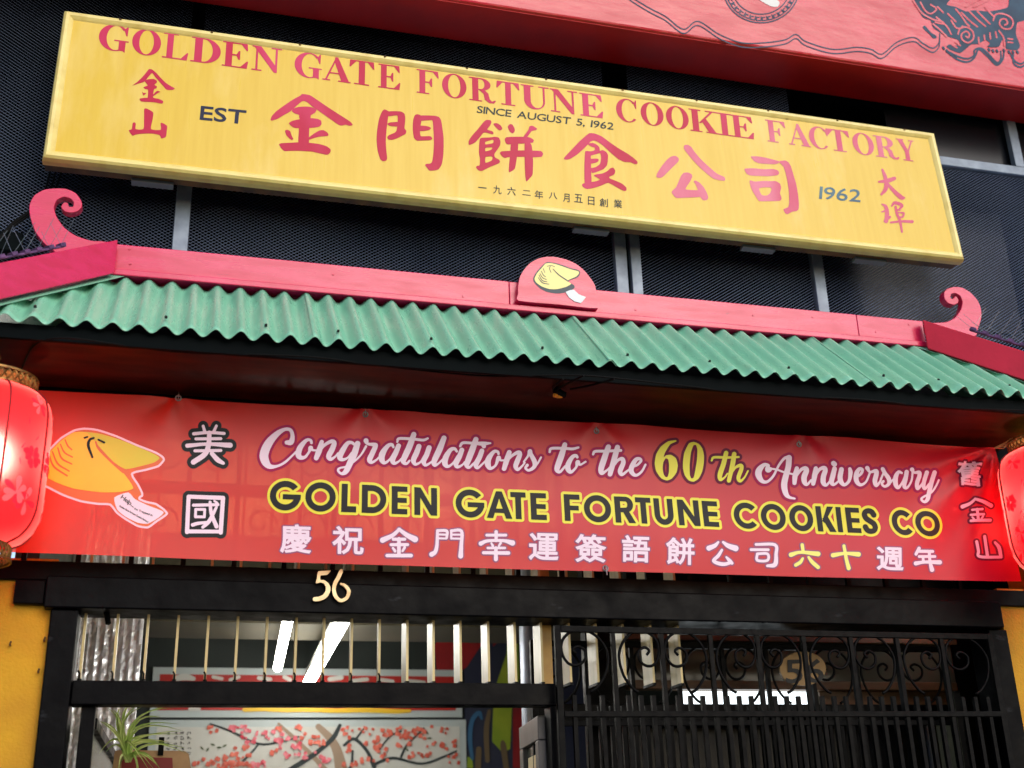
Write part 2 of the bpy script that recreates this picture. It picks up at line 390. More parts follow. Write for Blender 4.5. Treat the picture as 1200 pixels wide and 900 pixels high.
defmat('sign_red', rgb(186,8,60), .4, rgb(208,58,104), 2.2, spec=.25, mix=(.48,.75), stretch=(1.4,1,.5))  # noise towards pink: bleaching and glare painted into the letters
defmat('sign_red_faded_glare', rgb(198,44,92), .4, rgb(214,106,134), 3, mix=(.4,.7), stretch=(1.4,1,.5))  # sun-bleached red plus sky glare, the glare put into the colour as pink
defmat('sign_navy', rgb(12,22,56), .4, spec=.25)
defmat('sign_green_black', rgb(20,38,36), .4, spec=.25)
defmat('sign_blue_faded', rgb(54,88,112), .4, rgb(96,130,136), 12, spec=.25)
defmat('board_red', rgb(200,6,46), .27, rgb(186,4,38), 3, stretch=(1,1,3), bump=.3, bscale=9, rvar=.12, coat=.12, dirt=(rgb(220,60,90), 2.2, .52, .72, (1,1,2), .5))  # second layer lays paler pink blotches over the red
defmat('board_under', rgb(200,8,16), .55, rgb(180,6,12), 6, bump=.1)
defmat('ink_blue', rgb(28,54,78), .5, rgb(44,78,102), 9, spec=.25)
defmat('ink_white', rgb(222,222,218), .5)
defmat('cookie_cream', rgb(238,222,140), .4)
defmat('cookie_line', rgb(48,62,74), .5)
defmat('slip_white', rgb(222,226,232), .45)
defmat('b_white', rgb(232,208,226), .45); defmat('b_magenta', rgb(158,0,74), .5, spec=.2); defmat('b_yellow', rgb(226,214,30), .45)
defmat('b_plum', rgb(104,4,50), .5, spec=.2); defmat('b_black', rgb(8,10,16), .5, spec=.25); defmat('b_cream', rgb(232,226,110), .45)
defmat('b_violet', rgb(140,50,98), .45); defmat('b_orange', rgb(246,112,22), .45, rgb(250,140,30), 2); defmat('b_gold', rgb(244,190,24), .45, rgb(236,176,20), 4)
defmat('b_lime', rgb(210,190,24), .45); defmat('b_brown', rgb(214,92,24), .45); defmat('b_edge', rgb(244,196,214), .45)
defmat('brass', rgb(216,196,152), .35, rgb(184,150,106), 20, metallic=.35, bump=.05)
defmat('gold_trim', rgb(150,112,56), .4, rgb(90,60,30), 30, metallic=.6)
defmat('lamp_rib', rgb(120,8,16), .5)

defmat('cable', rgb(8,8,8), .6, spec=.1); defmat('steel', rgb(170,170,170), .3, metallic=.8)
defmat('spike_clip', rgb(110,70,120), .5, rgb(60,40,80), 40); defmat('spike_wire', rgb(150,150,158), .35, metallic=.7)
defmat('slat', rgb(192,172,116), .42, rgb(162,142,92), 18, mix=(.45,.8), stretch=(1,1,.4))
defmat('cream_wood', rgb(190,150,70), .5, rgb(160,120,50), 8)
defmat('room_wall', rgb(70,74,62), .8, rgb(50,54,48), 3); defmat('room_ceiling', rgb(224,214,178), .8, rgb(206,194,156), 2); defmat('olive_beam', rgb(62,56,36), .8, rgb(46,42,28), 2)
defmat('room_dark', rgb(26,34,32), .7); defmat('floor', rgb(90,84,76), .5, rgb(70,66,60), 4)
defmat('asphalt', rgb(84,84,84), .85, rgb(66,66,68), 12, bump=.4, bscale=90); defmat('concrete', rgb(150,147,140), .8, rgb(130,128,122), 5, bump=.2)
defmat('foil', rgb(244,244,250), .28, metallic=.25, bump=.6, bscale=26, stretch=(1,1,.35))
defmat('p_white', rgb(200,200,194), .5, rgb(186,184,176), 3); defmat('p_border', rgb(176,186,186), .5); defmat('p_red', rgb(160,22,18), .5, rgb(178,40,28), 2)
defmat('p_yellow', rgb(222,180,40), .5); defmat('bark', rgb(150,128,108), .7); defmat('bark_dark', rgb(40,50,52), .7); defmat('blossom', rgb(190,70,50), .6, rgb(236,130,110), 20)
defmat('blossom_pink', rgb(206,50,74), .6, rgb(236,150,160), 20); defmat('leaf_ink', rgb(70,84,50), .7); defmat('ink', rgb(28,28,28), .6)
defmat('mural_navy', rgb(24,30,58), .6, rgb(40,44,60), 3); defmat('mural_lime', rgb(116,142,30), .6, rgb(146,160,40), 4); defmat('mural_red', rgb(160,20,24), .6, rgb(110,12,20), 3)
defmat('mural_blue', rgb(46,92,128), .6); defmat('mural_brown', rgb(96,80,56), .6)
defmat('pipe', rgb(150,156,170), .35, metallic=.3); defmat('leaf', rgb(160,192,92), .5, rgb(214,220,150), 14); defmat('pot', rgb(120,60,40), .7)
defmat('menu_red', rgb(132,14,18), .5); defmat('menu_wood', rgb(190,150,104), .5, rgb(160,120,80), 9); defmat('paper', rgb(226,206,160), .6, rgb(222,190,130), 5)
defmat('paper_red', rgb(214,90,60), .6); defmat('door_grey', rgb(88,82,80), .4, rgb(70,64,62), 7); defmat('wood_brown', rgb(112,80,50), .5, rgb(80,56,34), 6, stretch=(1,1,5))
defmat('glass_grey', rgb(104,106,94), .15, rgb(70,74,66), 2); defmat('plaque_gold', rgb(168,128,62), .45, rgb(140,104,50), 6)
defmat('amber', rgb(226,150,40), .3); defmat('chain', rgb(180,180,176), .3, metallic=.8)
defmat('tube_light', rgb(255,255,250), .4, emit=(1, .98, .9, 1), estr=24); defmat('lit_panel', rgb(240,250,255), .4, emit=(.86, .96, 1, 1), estr=1.6)
def printed_red():
    """vinyl: red turning orange towards its left, thin enough to let a little of what is behind through"""
    m = bpy.data.materials.new('vinyl_banner'); m.use_nodes = True; nt = m.node_tree; L = nt.links; b = nt.nodes['Principled BSDF']; out = nt.nodes['Material Output']
    tc = nt.nodes.new('ShaderNodeTexCoord'); sx = nt.nodes.new('ShaderNodeSeparateXYZ'); L.new(tc.outputs['Object'], sx.inputs[0])
    n = nt.nodes.new('ShaderNodeTexNoise'); n.inputs['Scale'].default_value = 1.1; L.new(tc.outputs['Object'], n.inputs['Vector'])
    ma = nt.nodes.new('ShaderNodeMath'); ma.operation = 'MULTIPLY_ADD'; L.new(sx.outputs[0], ma.inputs[0]); ma.inputs[1].default_value = -.16; L.new(n.outputs[0], ma.inputs[2])
    r = nt.nodes.new('ShaderNodeMapRange'); r.inputs[1].default_value = -.2; r.inputs[2].default_value = .75; L.new(ma.outputs[0], r.inputs[0])
    x = nt.nodes.new('ShaderNodeMix'); x.data_type = 'RGBA'; x.inputs[6].default_value = rgb(240,26,66); x.inputs[7].default_value = rgb(244,56,30)
    L.new(r.outputs[0], x.inputs[0]); L.new(x.outputs[2], b.inputs['Base Color']); b.inputs['Roughness'].default_value = .38
    tl = nt.nodes.new('ShaderNodeBsdfTranslucent'); L.new(x.outputs[2], tl.inputs[0]); tr = nt.nodes.new('ShaderNodeBsdfTransparent'); tr.inputs[0].default_value = (1, .42, .25, 1)
    m1 = nt.nodes.new('ShaderNodeMixShader'); m1.inputs[0].default_value = .22; L.new(b.outputs[0], m1.inputs[1]); L.new(tl.outputs[0], m1.inputs[2])
    m2 = nt.nodes.new('ShaderNodeMixShader'); m2.inputs[0].default_value = .26; L.new(m1.outputs[0], m2.inputs[1]); L.new(tr.outputs[0], m2.inputs[2]); L.new(m2.outputs[0], out.inputs[0])
    return m
MT['vinyl'] = printed_red()
def silk():
    m = bpy.data.materials.new('lantern_silk'); m.use_nodes = True; nt = m.node_tree; L = nt.links; b = nt.nodes['Principled BSDF']; out = nt.nodes['Material Output']
    b.inputs['Base Color'].default_value = rgb(214,10,24); b.inputs['Roughness'].default_value = .7; b.inputs['Specular IOR Level'].default_value = .08
    tl = nt.nodes.new('ShaderNodeBsdfTranslucent'); tl.inputs[0].default_value = (.95, .022, .034, 1)
    rf = nt.nodes.new('ShaderNodeBsdfRefraction'); rf.inputs[0].default_value = (1, .38, .37, 1); rf.inputs['Roughness'].default_value = .9; rf.inputs['IOR'].default_value = 1.22
    m1 = nt.nodes.new('ShaderNodeMixShader'); m1.inputs[0].default_value = .78; L.new(b.outputs[0], m1.inputs[1]); L.new(tl.outputs[0], m1.inputs[2])
    m2 = nt.nodes.new('ShaderNodeMixShader'); m2.inputs[0].default_value = .23; L.new(m1.outputs[0], m2.inputs[1]); L.new(rf.outputs[0], m2.inputs[2]); L.new(m2.outputs[0], out.inputs[0])
    return m
MT['silk'] = silk()
def petal_mat(name, c):
    m = bpy.data.materials.new(name); m.use_nodes = True; nt = m.node_tree; b = nt.nodes['Principled BSDF']; b.inputs['Base Color'].default_value = c; b.inputs['Roughness'].default_value = .6
    tl = nt.nodes.new('ShaderNodeBsdfTranslucent'); tl.inputs[0].default_value = c; tr = nt.nodes.new('ShaderNodeBsdfTransparent'); tr.inputs[0].default_value = c
    m1 = nt.nodes.new('ShaderNodeMixShader'); m1.inputs[0].default_value = .5; m2 = nt.nodes.new('ShaderNodeMixShader'); m2.inputs[0].default_value = .5
    nt.links.new(b.outputs[0], m1.inputs[1]); nt.links.new(tl.outputs[0], m1.inputs[2]); nt.links.new(m1.outputs[0], m2.inputs[1]); nt.links.new(tr.outputs[0], m2.inputs[2]); nt.links.new(m2.outputs[0], nt.nodes['Material Output'].inputs[0]); return m
MT['flower_pink'] = petal_mat('flower_pink', (1, .55, .6, 1)); MT['flower_deep'] = petal_mat('flower_deep', (.85, .10, .2, 1))
def plane_map(Y): return lambda P: at_many(P, Y)

# ---------------------------------------------------------------- setting: street, pavement, shop floor
def sheet(name, x0, x1, y0, y1, z, m):
    o = MB().add([(x0,y0,z),(x1,y0,z),(x1,y1,z),(x0,y1,z)], [(0,1,2,3)]).build(name, MT[m]); return tag(o, kind='structure')
sheet('ground', -120, 120, -120, 120, -.13, 'asphalt')
o = MB().box(-30, 30, -1.6, 0.0, -.12, 0).build('pavement', MT['concrete']); tag(o, kind='structure')
# ---------------------------------------------------------------- front wall pieces
WL, WR = float(at(55, 780, 0)[0]), float(at(1180, 780, 0)[0])       # opening between the stucco piers
o = MB().box(-4, WL, .0, .5, 0, 2.74).box(-4, -.95, .001, .34, 2.741, 3.47).build('stucco_wall', MT['stucco']); tag(o, 'yellow ochre stucco wall under the left lantern', 'wall')
m = MB().box(WR+.02, WR+.17, .0, .06, 0, 2.74); m.box(WR+.17, 8, .035, .06, 0, 2.74); m.box(4.2, 8, .036, .34, 2.741, 3.47)
o = m.build('stucco_wall', MT['stucco']); tag(o, 'yellow stucco pier beside the right end of the iron gate', 'wall')
o = MB().box(-4, 8, .35, .6, 3.47, 8).build('upper_wall', MT['dark_wall']); tag(o, 'dark upper wall of the building behind the metal mesh', 'wall')
for (x0, x1, z0, z1) in ((-.05, .9, 4.2, 5.35), (1.05, 2.0, 4.2, 5.35), (2.2, 3.05, 4.2, 5.35), (3.3, 4.6, 4.25, 5.1)):
    w = MB().box(x0, x1, .325, .345, z0, z1).build('window', MT['window_dark'], o)
    MB().box(x0+.05, x1-.05, .315, .324, z0+.05, z1-.05).build('pane', MT['window_dark'], w)
# ---------------------------------------------------------------- expanded metal screen over the upper floor
scr = empty('mesh_screen', (1.5, .02, 4.0), 'dark expanded metal mesh screen with grey steel frame bars above the canopy', 'mesh screen')
def expanded(name, x0, x1, z0, z1, Y, cw=.026, ch=.0165):
    nx, nz = int((x1-x0)/(cw/2)), int((z1-z0)/(ch/2)); V, F = [], []
    i = np.arange(nx+1); xs = x0+i*cw/2
    for k in range(nz):
        zz = z0+k*ch/2+np.where((i+k) % 2 == 0, -ch/4, ch/4); b = len(V)
        t, d = .0020, .0024
        for x, z in zip(xs, zz):
            yw = Y+.005*math.sin(1.9*x+2.3*z)+.003*math.sin(5.1*x-3.7*z+1); zw = z+.003*math.sin(1.3*x+.7*z)+.0012*math.sin(4.7*x+6*z); V.append((x, yw+d, zw+t)); V.append((x, yw-d, zw-t))
        F += [(b+2*j, b+2*j+1, b+2*j+3, b+2*j+2) for j in range(nx)]
    me = bpy.data.meshes.new(name); me.from_pydata(V, [], F); me.update(); return link(name, me, MT['mesh_metal'], scr)
def px_bar(x_top, x_bot, y_top, y_bot, w):
    a, b = at(x_top, y_top, 0), at(x_bot, y_bot, 0); return (a[0]+b[0])/2
bars = [(-.165, .075), (2.035, .075), (2.125, .055), (3.085, .075), (4.62, .07)]
bars = [(float(at(213.5, 255, -.005)[0]), .068), (float(at(728.5, 310, -.005)[0]), .062), (float(at(746, 312, -.005)[0]), .055), (float(at(962, 333, -.005)[0]), .062)]
for x, w in bars: MB().box(x-w/2, x+w/2, -.005, .035, 3.9, 4.75).build('frame_bar', MT['frame_steel'], scr, bevel=.003)
zb = float(at(1150, 194, -.005)[2]); xb = float(at(1193, 180, -.005)[0])
MB().box(bars[-1][0]+.04, 6.6, -.006, .035, zb-.028, zb+.028).build('frame_bar', MT['frame_steel'], scr, bevel=.003)
MB().box(xb-.03, xb+.03, -.004, .034, zb+.03, 5.75).build('frame_bar', MT['frame_steel'], scr, bevel=.003)
expanded('mesh_panel', -2.6, bars[0][0]-.03, 3.85, 5.72, .015)
expanded('mesh_panel', bars[0][0]+.03, bars[1][0]-.03, 3.85, 5.72, .015)
expanded('mesh_panel', bars[2][0]+.03, bars[3][0]-.03, 3.85, 5.72, .015)
expanded('mesh_panel', bars[3][0]+.03, 6.6, 3.85, zb-.03, .015)
MB().box(bars[3][0]+.6, 6.6, .05, .06, zb+.03, 5.7).build('dark_panel', MT['window_dark'], scr)
# blind box above the sign, closing the screen at the top
o = MB().box(-4, 8, -.05, .34, 5.76, 5.9).build('head_beam', MT['dark_wall']); tag(o, 'dark head beam closing the mesh screen under the red board', 'beam')

# ---------------------------------------------------------------- red painted board along the top
ZB = 5.55; YB = -.30
brd = empty('painted_board', (3, YB, ZB), 'red painted fascia board with blue lion and scroll ornament, at the top of the photo', 'painted board')
MB().box(-4, 8, YB, .0, ZB, 7.2).build('board', MT['board_red'], brd, bevel=.012)
MB().box(-3.99, 7.99, YB+.015, -.0, ZB-.006, ZB-.001).build('underside', MT['board_under'], brd)
bz = Z(780, 0, 2.857); pm = plane_map(YB-.0015); pm2 = plane_map(YB-.003)
c0 = np.array([320, -42])
rings = []
for rr, wd in ((127, 3.5), (96, 3)):
    rings.append(xf(stroke([(c0[0]+rr*math.cos(t), c0[1]+rr*math.sin(t)*.93, wd/2*1.2) for t in np.linspace(0, 2*math.pi, 60)], 1), bz))
for k in range(36):                           # key pattern between the rings
    t0, t1 = 2*math.pi*k/36, 2*math.pi*(k+.78)/36; g = lambda r, t: (c0[0]+r*math.cos(t), c0[1]+r*math.sin(t)*.93, 1.7)
    rings.append(xf(stroke([g(105, t0), g(119, t0), g(119, t1), g(108, t1), g(108, t0+(t1-t0)*.45)], 1), bz))
decal('ring_ornament', rings, pm, .3, MT['ink_blue'], brd)
decal('white_figure', [xf(poly([(290,-40),(335,-25),(380,5),(375,22),(350,20),(300,-10)]), bz)], pm, .3, MT['ink_white'], brd)
wave = [(-130,-15),(-100,6),(-50,36),(0,62),(60,105),(108,78),(180,122),(255,150),(330,150),(400,140),(437,122),(470,146),(560,172),(640,165),(688,172),(725,188),(775,148),(830,132),(862,152),(895,168),(915,150),(918,120)]
ws = []
for off in (-7, 7): ws.append(xf(stroke([(x, y+off, 1.9) for x, y in wave]), bz))
lz = Z(1040, 0, 7.5)
for off in (-14, 14):
    ws.append(xf(stroke([(520,450+off*.3,7),(620,510+off,8),(700,530+off,8),(760,500+off*.8,8),(780+off,440,8),(820,432+off*.6,8),(880,480+off,8),(960,560+off*.7,9),(1005+off*.6,520,8),(1010+off,450,7)]), lz))
    ws.append(xf(stroke([(1090+off,460,7),(1110,540+off,8),(1170,575+off,8),(1230,540+off,7),(1300,500+off,7)]), lz))
decal('scroll_line', ws, pm, .3, MT['ink_blue'], brd)
body = [poly([(215,-40),(260,60),(310,150),(380,180),(400,240),(440,270),(500,310),(560,330),(620,350),(640,390),(600,400),(540,390),(520,410),(560,440),(640,465),(700,420),(740,390),(800,385),(860,350),(900,380),(880,410),(940,415),(985,400),(1010,350),(1040,370),(1045,430),(1140,440),(1165,400),(1130,300),(1140,200),(1200,180),(1260,120),(1260,-60),(1080,-60),(1060,60),(960,90),(880,100),(760,90),(690,100),(600,60),(520,40),(560,-40)]),
        poly([(310,235),(330,225),(365,265),(390,290),(430,315),(430,335),(400,335),(370,300),(325,262)])]
decal('lion_body', [xf(b, lz) for b in body], pm, .3, MT['ink_blue'], brd)
fur = []
for q in ([(225,0),(300,110),(400,170),(480,190),(490,210),(420,195)], [(290,20),(330,90),(380,120),(430,80),(380,40)], [(600,80),(650,140),(690,200),(720,230)], [(650,110),(720,180),(790,235)], [(720,100),(790,170),(860,230)], [(790,100),(850,160),(900,210)],
          [(860,60),(900,110),(940,150)], [(560,180),(600,240),(640,250),(660,230)], [(430,150),(520,230),(560,300)], [(400,210),(460,260),(520,320)], [(440,60),(490,110)], [(530,120),(600,190)], [(690,60),(760,20),(840,-20)], [(760,60),(830,30),(900,-10)],
          [(800,330),(805,380)], [(850,310),(855,350)], [(900,290),(905,340)], [(950,280),(960,330)], [(600,370),(640,400)], [(570,395),(610,420)], [(1060,340),(1100,345)], [(1060,370),(1100,375)], [(980,270),(1020,330),(1030,400)],
          [(930,180),(950,130),(1010,120),(1080,150),(1105,200),(1080,250),(1020,250),(985,210),(1000,170),(1040,170),(1055,205),(1030,220)], [(620,300),(640,250),(700,240),(750,280),(755,340),(710,375),(660,350),(650,305),(690,275),(720,300),(710,330),(690,320)]):
    fur.append(xf(stroke([(x, y, 7) for x, y in q]), lz))
decal('lion_lines', fur, pm2, .3, MT['board_red'], brd)
decal('lion_paw', [xf(poly([(880,410),(920,370),(980,360),(995,385),(970,412)]), lz)]+[xf(stroke([(x, y, 9), (x+8, y+14, 9)]), lz) for x, y in ((890,430),(925,440),(960,440),(1020,435),(1065,450),(1100,452),(1140,450),(490,415),(520,440),(550,465),(600,485))], pm2, .3, MT['ink_blue'], brd)

# ---------------------------------------------------------------- yellow shop sign
YS = -.245; TILT = .065                     # the sign leans back a little: its foot stands out further than its top
c = [at(75, 7.3, YS+.05), at(1098, 155, YS+.05), at(1131, 303, YS), at(48, 185, YS)]
SX0, SX1 = (c[0][0]+c[3][0])/2, (c[1][0]+c[2][0])/2; SZ0, SZ1 = (c[2][2]+c[3][2])/2, (c[0][2]+c[1][2])/2
sign = empty('shop_sign', ((SX0+SX1)/2, YS, SZ0), 'long yellow shop sign with red lettering above the green canopy', 'sign')
MB().box(SX0+.02, SX1-.02, YS+.016, YS+.13, SZ0+.02, SZ1-.02).build('panel', MT['sign_yellow'], sign)
fr = MB(); fwid = .048
for a, b in (((SX0, SZ0), (SX1, SZ0)), ((SX0, SZ1), (SX1, SZ1)), ((SX0, SZ0), (SX0, SZ1)), ((SX1, SZ0), (SX1, SZ1))):
    hz = a[1] == b[1]; s = 1 if (a[1] == SZ0 if hz else a[0] == SX0) else -1; V = []
    prof = [(0, .06), (0, .03), (.006, .010), (.016, .001), (.03, .002), (.042, .010), (fwid, .016)]
    for (px, pz), e in ((a, 0), (b, 1)):
        for w, dpt in prof:
            q = w if e == 0 else -w
            V.append((px+q, YS+dpt, pz+s*w) if hz else (px+s*w, YS+dpt, pz+q))
    n = len(prof); fr.add(V, [(i, i+1, i+1+n, i+n) for i in range(n-1)])
fr.build('frame', MT['sign_frame'], sign)
MB().box(SX0+.004, SX1-.004, YS+.061, YS+.12, SZ0+.012, SZ1-.004).build('back_tray', MT['sign_side'], sign)
for x in (180, 690, 885, 1015):
    p = at(x, 205+(x-180)*.115, YS+.14); MB().box(p[0]-.09, p[0]+.09, YS+.10, YS+.14, SZ0-.004, SZ0+.011).build('mounting_clip', MT['clip_grey'], sign)
for x in np.linspace(SX0+.25, SX1-.2, 11): 
    MB().lathe([(0, 0), (.006, .0), (.006, .004), (0, .004)], (x, YS+.0, SZ1-.02), 8).build('screw', MT['sign_side'], sign)
YP = YS+.0148
def pmS(P):                                 # photo pixels -> the leaning face, laid back upright (the whole sign is tilted at the end)
    P = np.asarray(P, float); r = np.outer((P[:, 0]-600)/FPX, RT)+np.outer((P[:, 1]-450)/FPX, DN)+fw; k = math.tan(TILT)
    t = (YP-CAM[1]+k*(CAM[2]-SZ0))/(r[:, 1]-k*r[:, 2]); Q = CAM+r*t[:, None]
    return np.stack([Q[:, 0], np.full(len(Q), YP), SZ0+(Q[:, 2]-SZ0)/math.cos(TILT)], 1)
sign.rotation_euler = (-TILT, 0, 0)
base = lambda x: 66.7+(188.5-66.7)/(1064-190.7)*(x-190.7)
top = lambda x: 39.5+(163-39.5)/(1060-205)*(x-205)
words = [('GOLDEN', [(116,151.3),(155,188.7),(191,221.3),(224,258.7),(260.7,291.3),(295.3,330)]),
         ('GATE', [(345.3,377.3),(378,411.3),(409.3,438.7),(443.3,469.3)]),
         ('FORTUNE', [(488.3,515),(518,546.7),(549.7,581),(581.7,609),(610.8,643.5),(645,677),(679.5,706.5)]),
         ('COOKIE', [(722,747.5),(750.8,777.5),(780.5,807),(808,840),(840,857.7),(857,883)]),
         ('FACTORY', [(898,921.7),(923,949),(948,971.7),(970,996),(999,1024),(1024.7,1052.5),(1051.7,1072.5)])]
for w, ext in words:
    sh = []
    for ch, (a, b) in zip(w, ext): sh += place(ch, 'serif', a, b, base, top)
    decal('lettering', sh, pmS, .3, MT['sign_red_faded_glare' if w == 'FACTORY' else 'sign_red'], sign)
BIG = {
 'jin': (310,100,[[[(70,405),(85,360),(140,300),(250,220),(350,155),(420,118),(440,100),(530,112),(620,170),(760,265),(900,355),(1000,420),(1035,460),(1000,472),(950,460),(900,470),(860,455),(760,385),(640,300),(560,245),(520,210),(480,185),(440,185),(400,215),(340,270),(300,305),(220,350),(150,392),(90,410)]],
   [[(340,270),(400,250),(480,245),(560,255),(610,285),(590,320),(540,350),(530,380),(410,380),(405,345),(350,325),(320,300)]], [[(412,340),(540,340),(530,420),(522,560),(515,690),(400,690),(402,520),(412,400)]],
   [[(285,440),(330,412),(410,395),(540,382),(620,390),(662,410),(668,450),(645,480),(590,492),(520,498),(400,500),(350,495),(315,475)]], [[(240,530),(265,518),(300,535),(320,590),(338,625),(320,638),(285,615),(255,580)]],
   [[(520,610),(570,570),(640,528),(690,522),(735,550),(750,580),(730,592),(650,598),(580,615),(520,635)]], [[(170,690),(200,675),(300,670),(420,665),(520,670),(640,685),(730,712),(775,750),(770,785),(735,812),(680,802),(560,775),(420,765),(300,765),(235,768),(200,740)]]]),
 'men': (430,120,[[[(185,95),(205,80),(235,90),(255,110),(245,200),(230,320),(222,450),(228,560),(238,650),(225,680),(185,685),(155,660),(125,560),(113,440),(120,320),(140,200),(165,130)]],
   [[(240,105),(330,100),(400,105),(440,130),(450,180),(445,250),(440,300),(462,330),(455,365),(420,385),(350,420),(290,438),(250,430),(238,405),(260,380),(320,355),(345,330),(360,250),(360,160),(340,150),(250,160)]],
   [[(240,248),(270,232),(370,228),(370,278),(300,278),(260,270)]], [[(545,190),(560,150),(590,135),(630,150),(640,210),(628,270),(622,340),(630,390),(650,395),(740,393),(768,420),(740,440),(640,445),(585,445),(550,410),(538,320),(538,250)]],
   [[(600,155),(700,150),(800,155),(845,170),(870,210),(885,300),(898,400),(900,500),(895,620),(878,720),(845,775),(810,792),(735,798),(710,770),(682,735),(695,718),(740,715),(765,690),(778,600),(785,480),(780,330),(770,215),(740,205),(620,212)]], [[(615,272),(700,275),(752,295),(735,318),(680,330),(612,332)]]]),
 'bing': (540,130,[[[(95,395),(92,350),(130,290),(200,210),(265,130),(300,103),(345,105),(360,130),(340,175),(310,215),(370,235),(385,258),(370,272),(300,252),(265,255),(220,310),(170,365),(120,390)]], [[(380,150),(420,140),(465,165),(487,200),(478,220),(455,225),(420,200)]],
   [[(222,330),(250,312),(340,308),(400,300),(445,310),(465,350),(460,400),(430,450),(395,500),(400,540),(450,570),(460,595),(440,615),(340,655),(250,700),(210,695),(178,660),(190,640),(220,635),(225,560),(212,480)],[(290,360),(370,335),(385,350),(375,375),(290,390)],[(290,432),(360,425),(370,435),(350,455),(290,470)],[(290,540),(350,530),(372,545),(360,580),(290,605)]],
   [[(550,180),(575,152),(605,158),(630,200),(632,235),(610,262),(580,245),(560,215)]], [[(735,300),(790,220),(805,180),(840,170),(895,205),(880,222),(830,235),(780,300)]], [[(515,330),(535,305),(640,300),(760,300),(820,312),(855,340),(845,368),(790,375),(660,385),(590,390),(545,388),(525,370)]],
   [[(458,490),(480,470),(560,465),(700,460),(850,462),(940,468),(965,500),(945,535),(850,540),(700,535),(560,540),(515,548),(480,525)]], [[(590,370),(670,370),(668,470),(655,560),(635,670),(610,695),(572,715),(562,700),(568,600),(580,500)]], [[(750,370),(800,362),(830,400),(842,500),(848,600),(842,740),(815,780),(770,825),(758,780),(750,650),(748,500)]]]),
 'shi': (650,145,[[[(108,412),(120,385),(200,300),(290,205),(370,135),(410,108),(470,112),(550,145),(640,210),(740,280),(850,345),(920,395),(965,435),(972,465),(940,472),(890,450),(820,445),(750,415),(660,340),(590,275),(530,225),(470,195),(425,205),(390,240),(330,300),(260,360),(190,405),(140,420)]],
   [[(385,235),(440,222),(490,240),(525,275),(530,315),(560,305),(600,325),(625,360),(622,440),(610,490),(570,530),(500,560),(440,575),(425,540),(420,520),(480,505),(530,470),(545,400),(535,345),(500,350),(430,370),(400,380),(360,350),(360,320),(430,320),(470,305),(470,280),(430,265)]],
   [[(360,320),(420,330),(425,430),(428,560),(430,695),(355,700),(348,560),(350,430)]], [[(410,412),(480,405),(515,412),(510,440),(470,458),(410,465)]], [[(318,715),(340,695),(430,680),(480,672),(530,650),(460,608),(480,592),(560,580),(620,550),(650,520),(685,512),(712,550),(695,595),(640,620),(650,640),(720,668),(790,700),(840,745),(840,780),(810,785),(740,750),(630,690),(540,725),(450,752),(380,762),(340,745)]]]),
 'gong': (750,160,[[[(192,470),(200,430),(250,350),(320,265),(370,230),(420,225),(455,255),(450,290),(390,350),(310,430),(260,475),(220,482)]], [[(512,130),(520,100),(560,95),(600,120),(650,190),(720,270),(800,345),(900,430),(985,470),(1000,495),(990,515),(930,510),(860,490),(780,430),(680,340),(590,240),(530,165)]],
   [[(370,650),(390,620),(420,595),(450,530),(480,460),(510,425),(560,418),(605,440),(612,470),(590,520),(550,580),(535,615),(600,625),(690,628),(720,650),(720,700),(640,710),(520,715),(430,718),(395,690)]], [[(628,525),(650,512),(700,540),(750,595),(785,660),(800,710),(785,740),(745,745),(715,720),(690,660),(665,590),(645,550)]]]),
 'si': (850,170,[[[(300,130),(380,130),(470,145),(560,168),(630,188),(620,212),(570,222),(480,218),(400,212),(345,190),(315,160)]], [[(625,190),(700,178),(740,200),(770,250),(800,350),(830,450),(850,560),(862,680),(858,750),(830,772),(780,780),(730,808),(700,795),(680,750),(700,740),(735,725),(748,680),(745,560),(730,440),(705,320),(680,250)]],
   [[(225,275),(330,270),(450,280),(560,278),(615,295),(632,325),(610,350),(520,362),(400,360),(300,355),(250,335)]], [[(285,412),(350,425),(450,418),(520,420),(590,420),(640,450),(655,500),(640,560),(660,620),(640,650),(520,655),(400,655),(370,620),(320,540),(295,480)],[(395,510),(440,495),(530,495),(540,520),(520,565),(480,590),(425,580)]]]),
 'jin_small': (130,75,[[[(250,250),(300,215),(360,160),(420,90),(445,58),(480,60),(530,100),(580,155),(640,215),(700,255),(750,282),(725,300),(655,300),(610,250),(555,190),(520,150),(490,110),(475,108),(430,160),(390,205),(330,225)]],
   [[(395,195),(430,178),(500,172),(540,195),(535,220),(510,240),(540,262),(530,285),(505,295),(495,390),(560,405),(612,432),(600,462),(500,445),(360,438),(335,405),(400,393),(430,390),(435,300),(400,290),(380,270),(430,250),(415,225)]], [[(365,320),(380,335),(415,338),(380,368)]], [[(495,355),(540,312),(580,322),(540,345),(495,375)]]]),
 'shan': (130,75,[[[(390,525),(420,520),(470,545),(497,570),(490,640),(470,760),(585,768),(582,690),(610,690),(660,725),(655,780),(645,850),(590,870),(570,830),(480,812),(350,815),(290,825),(255,838),(225,805),(210,772),(245,760),(255,690),(280,682),(292,700),(290,760),(380,760),(388,650)]]])}
for k, (ox, oy, pl) in BIG.items():
    z = Z(ox, oy, 10); decal('lettering', [xf(poly(*p), z) for p in pl], pmS, .3, MT['sign_red_faded_glare' if k in ('gong', 'si') else 'sign_red'], sign)
z = Z(1000, 190, 10)
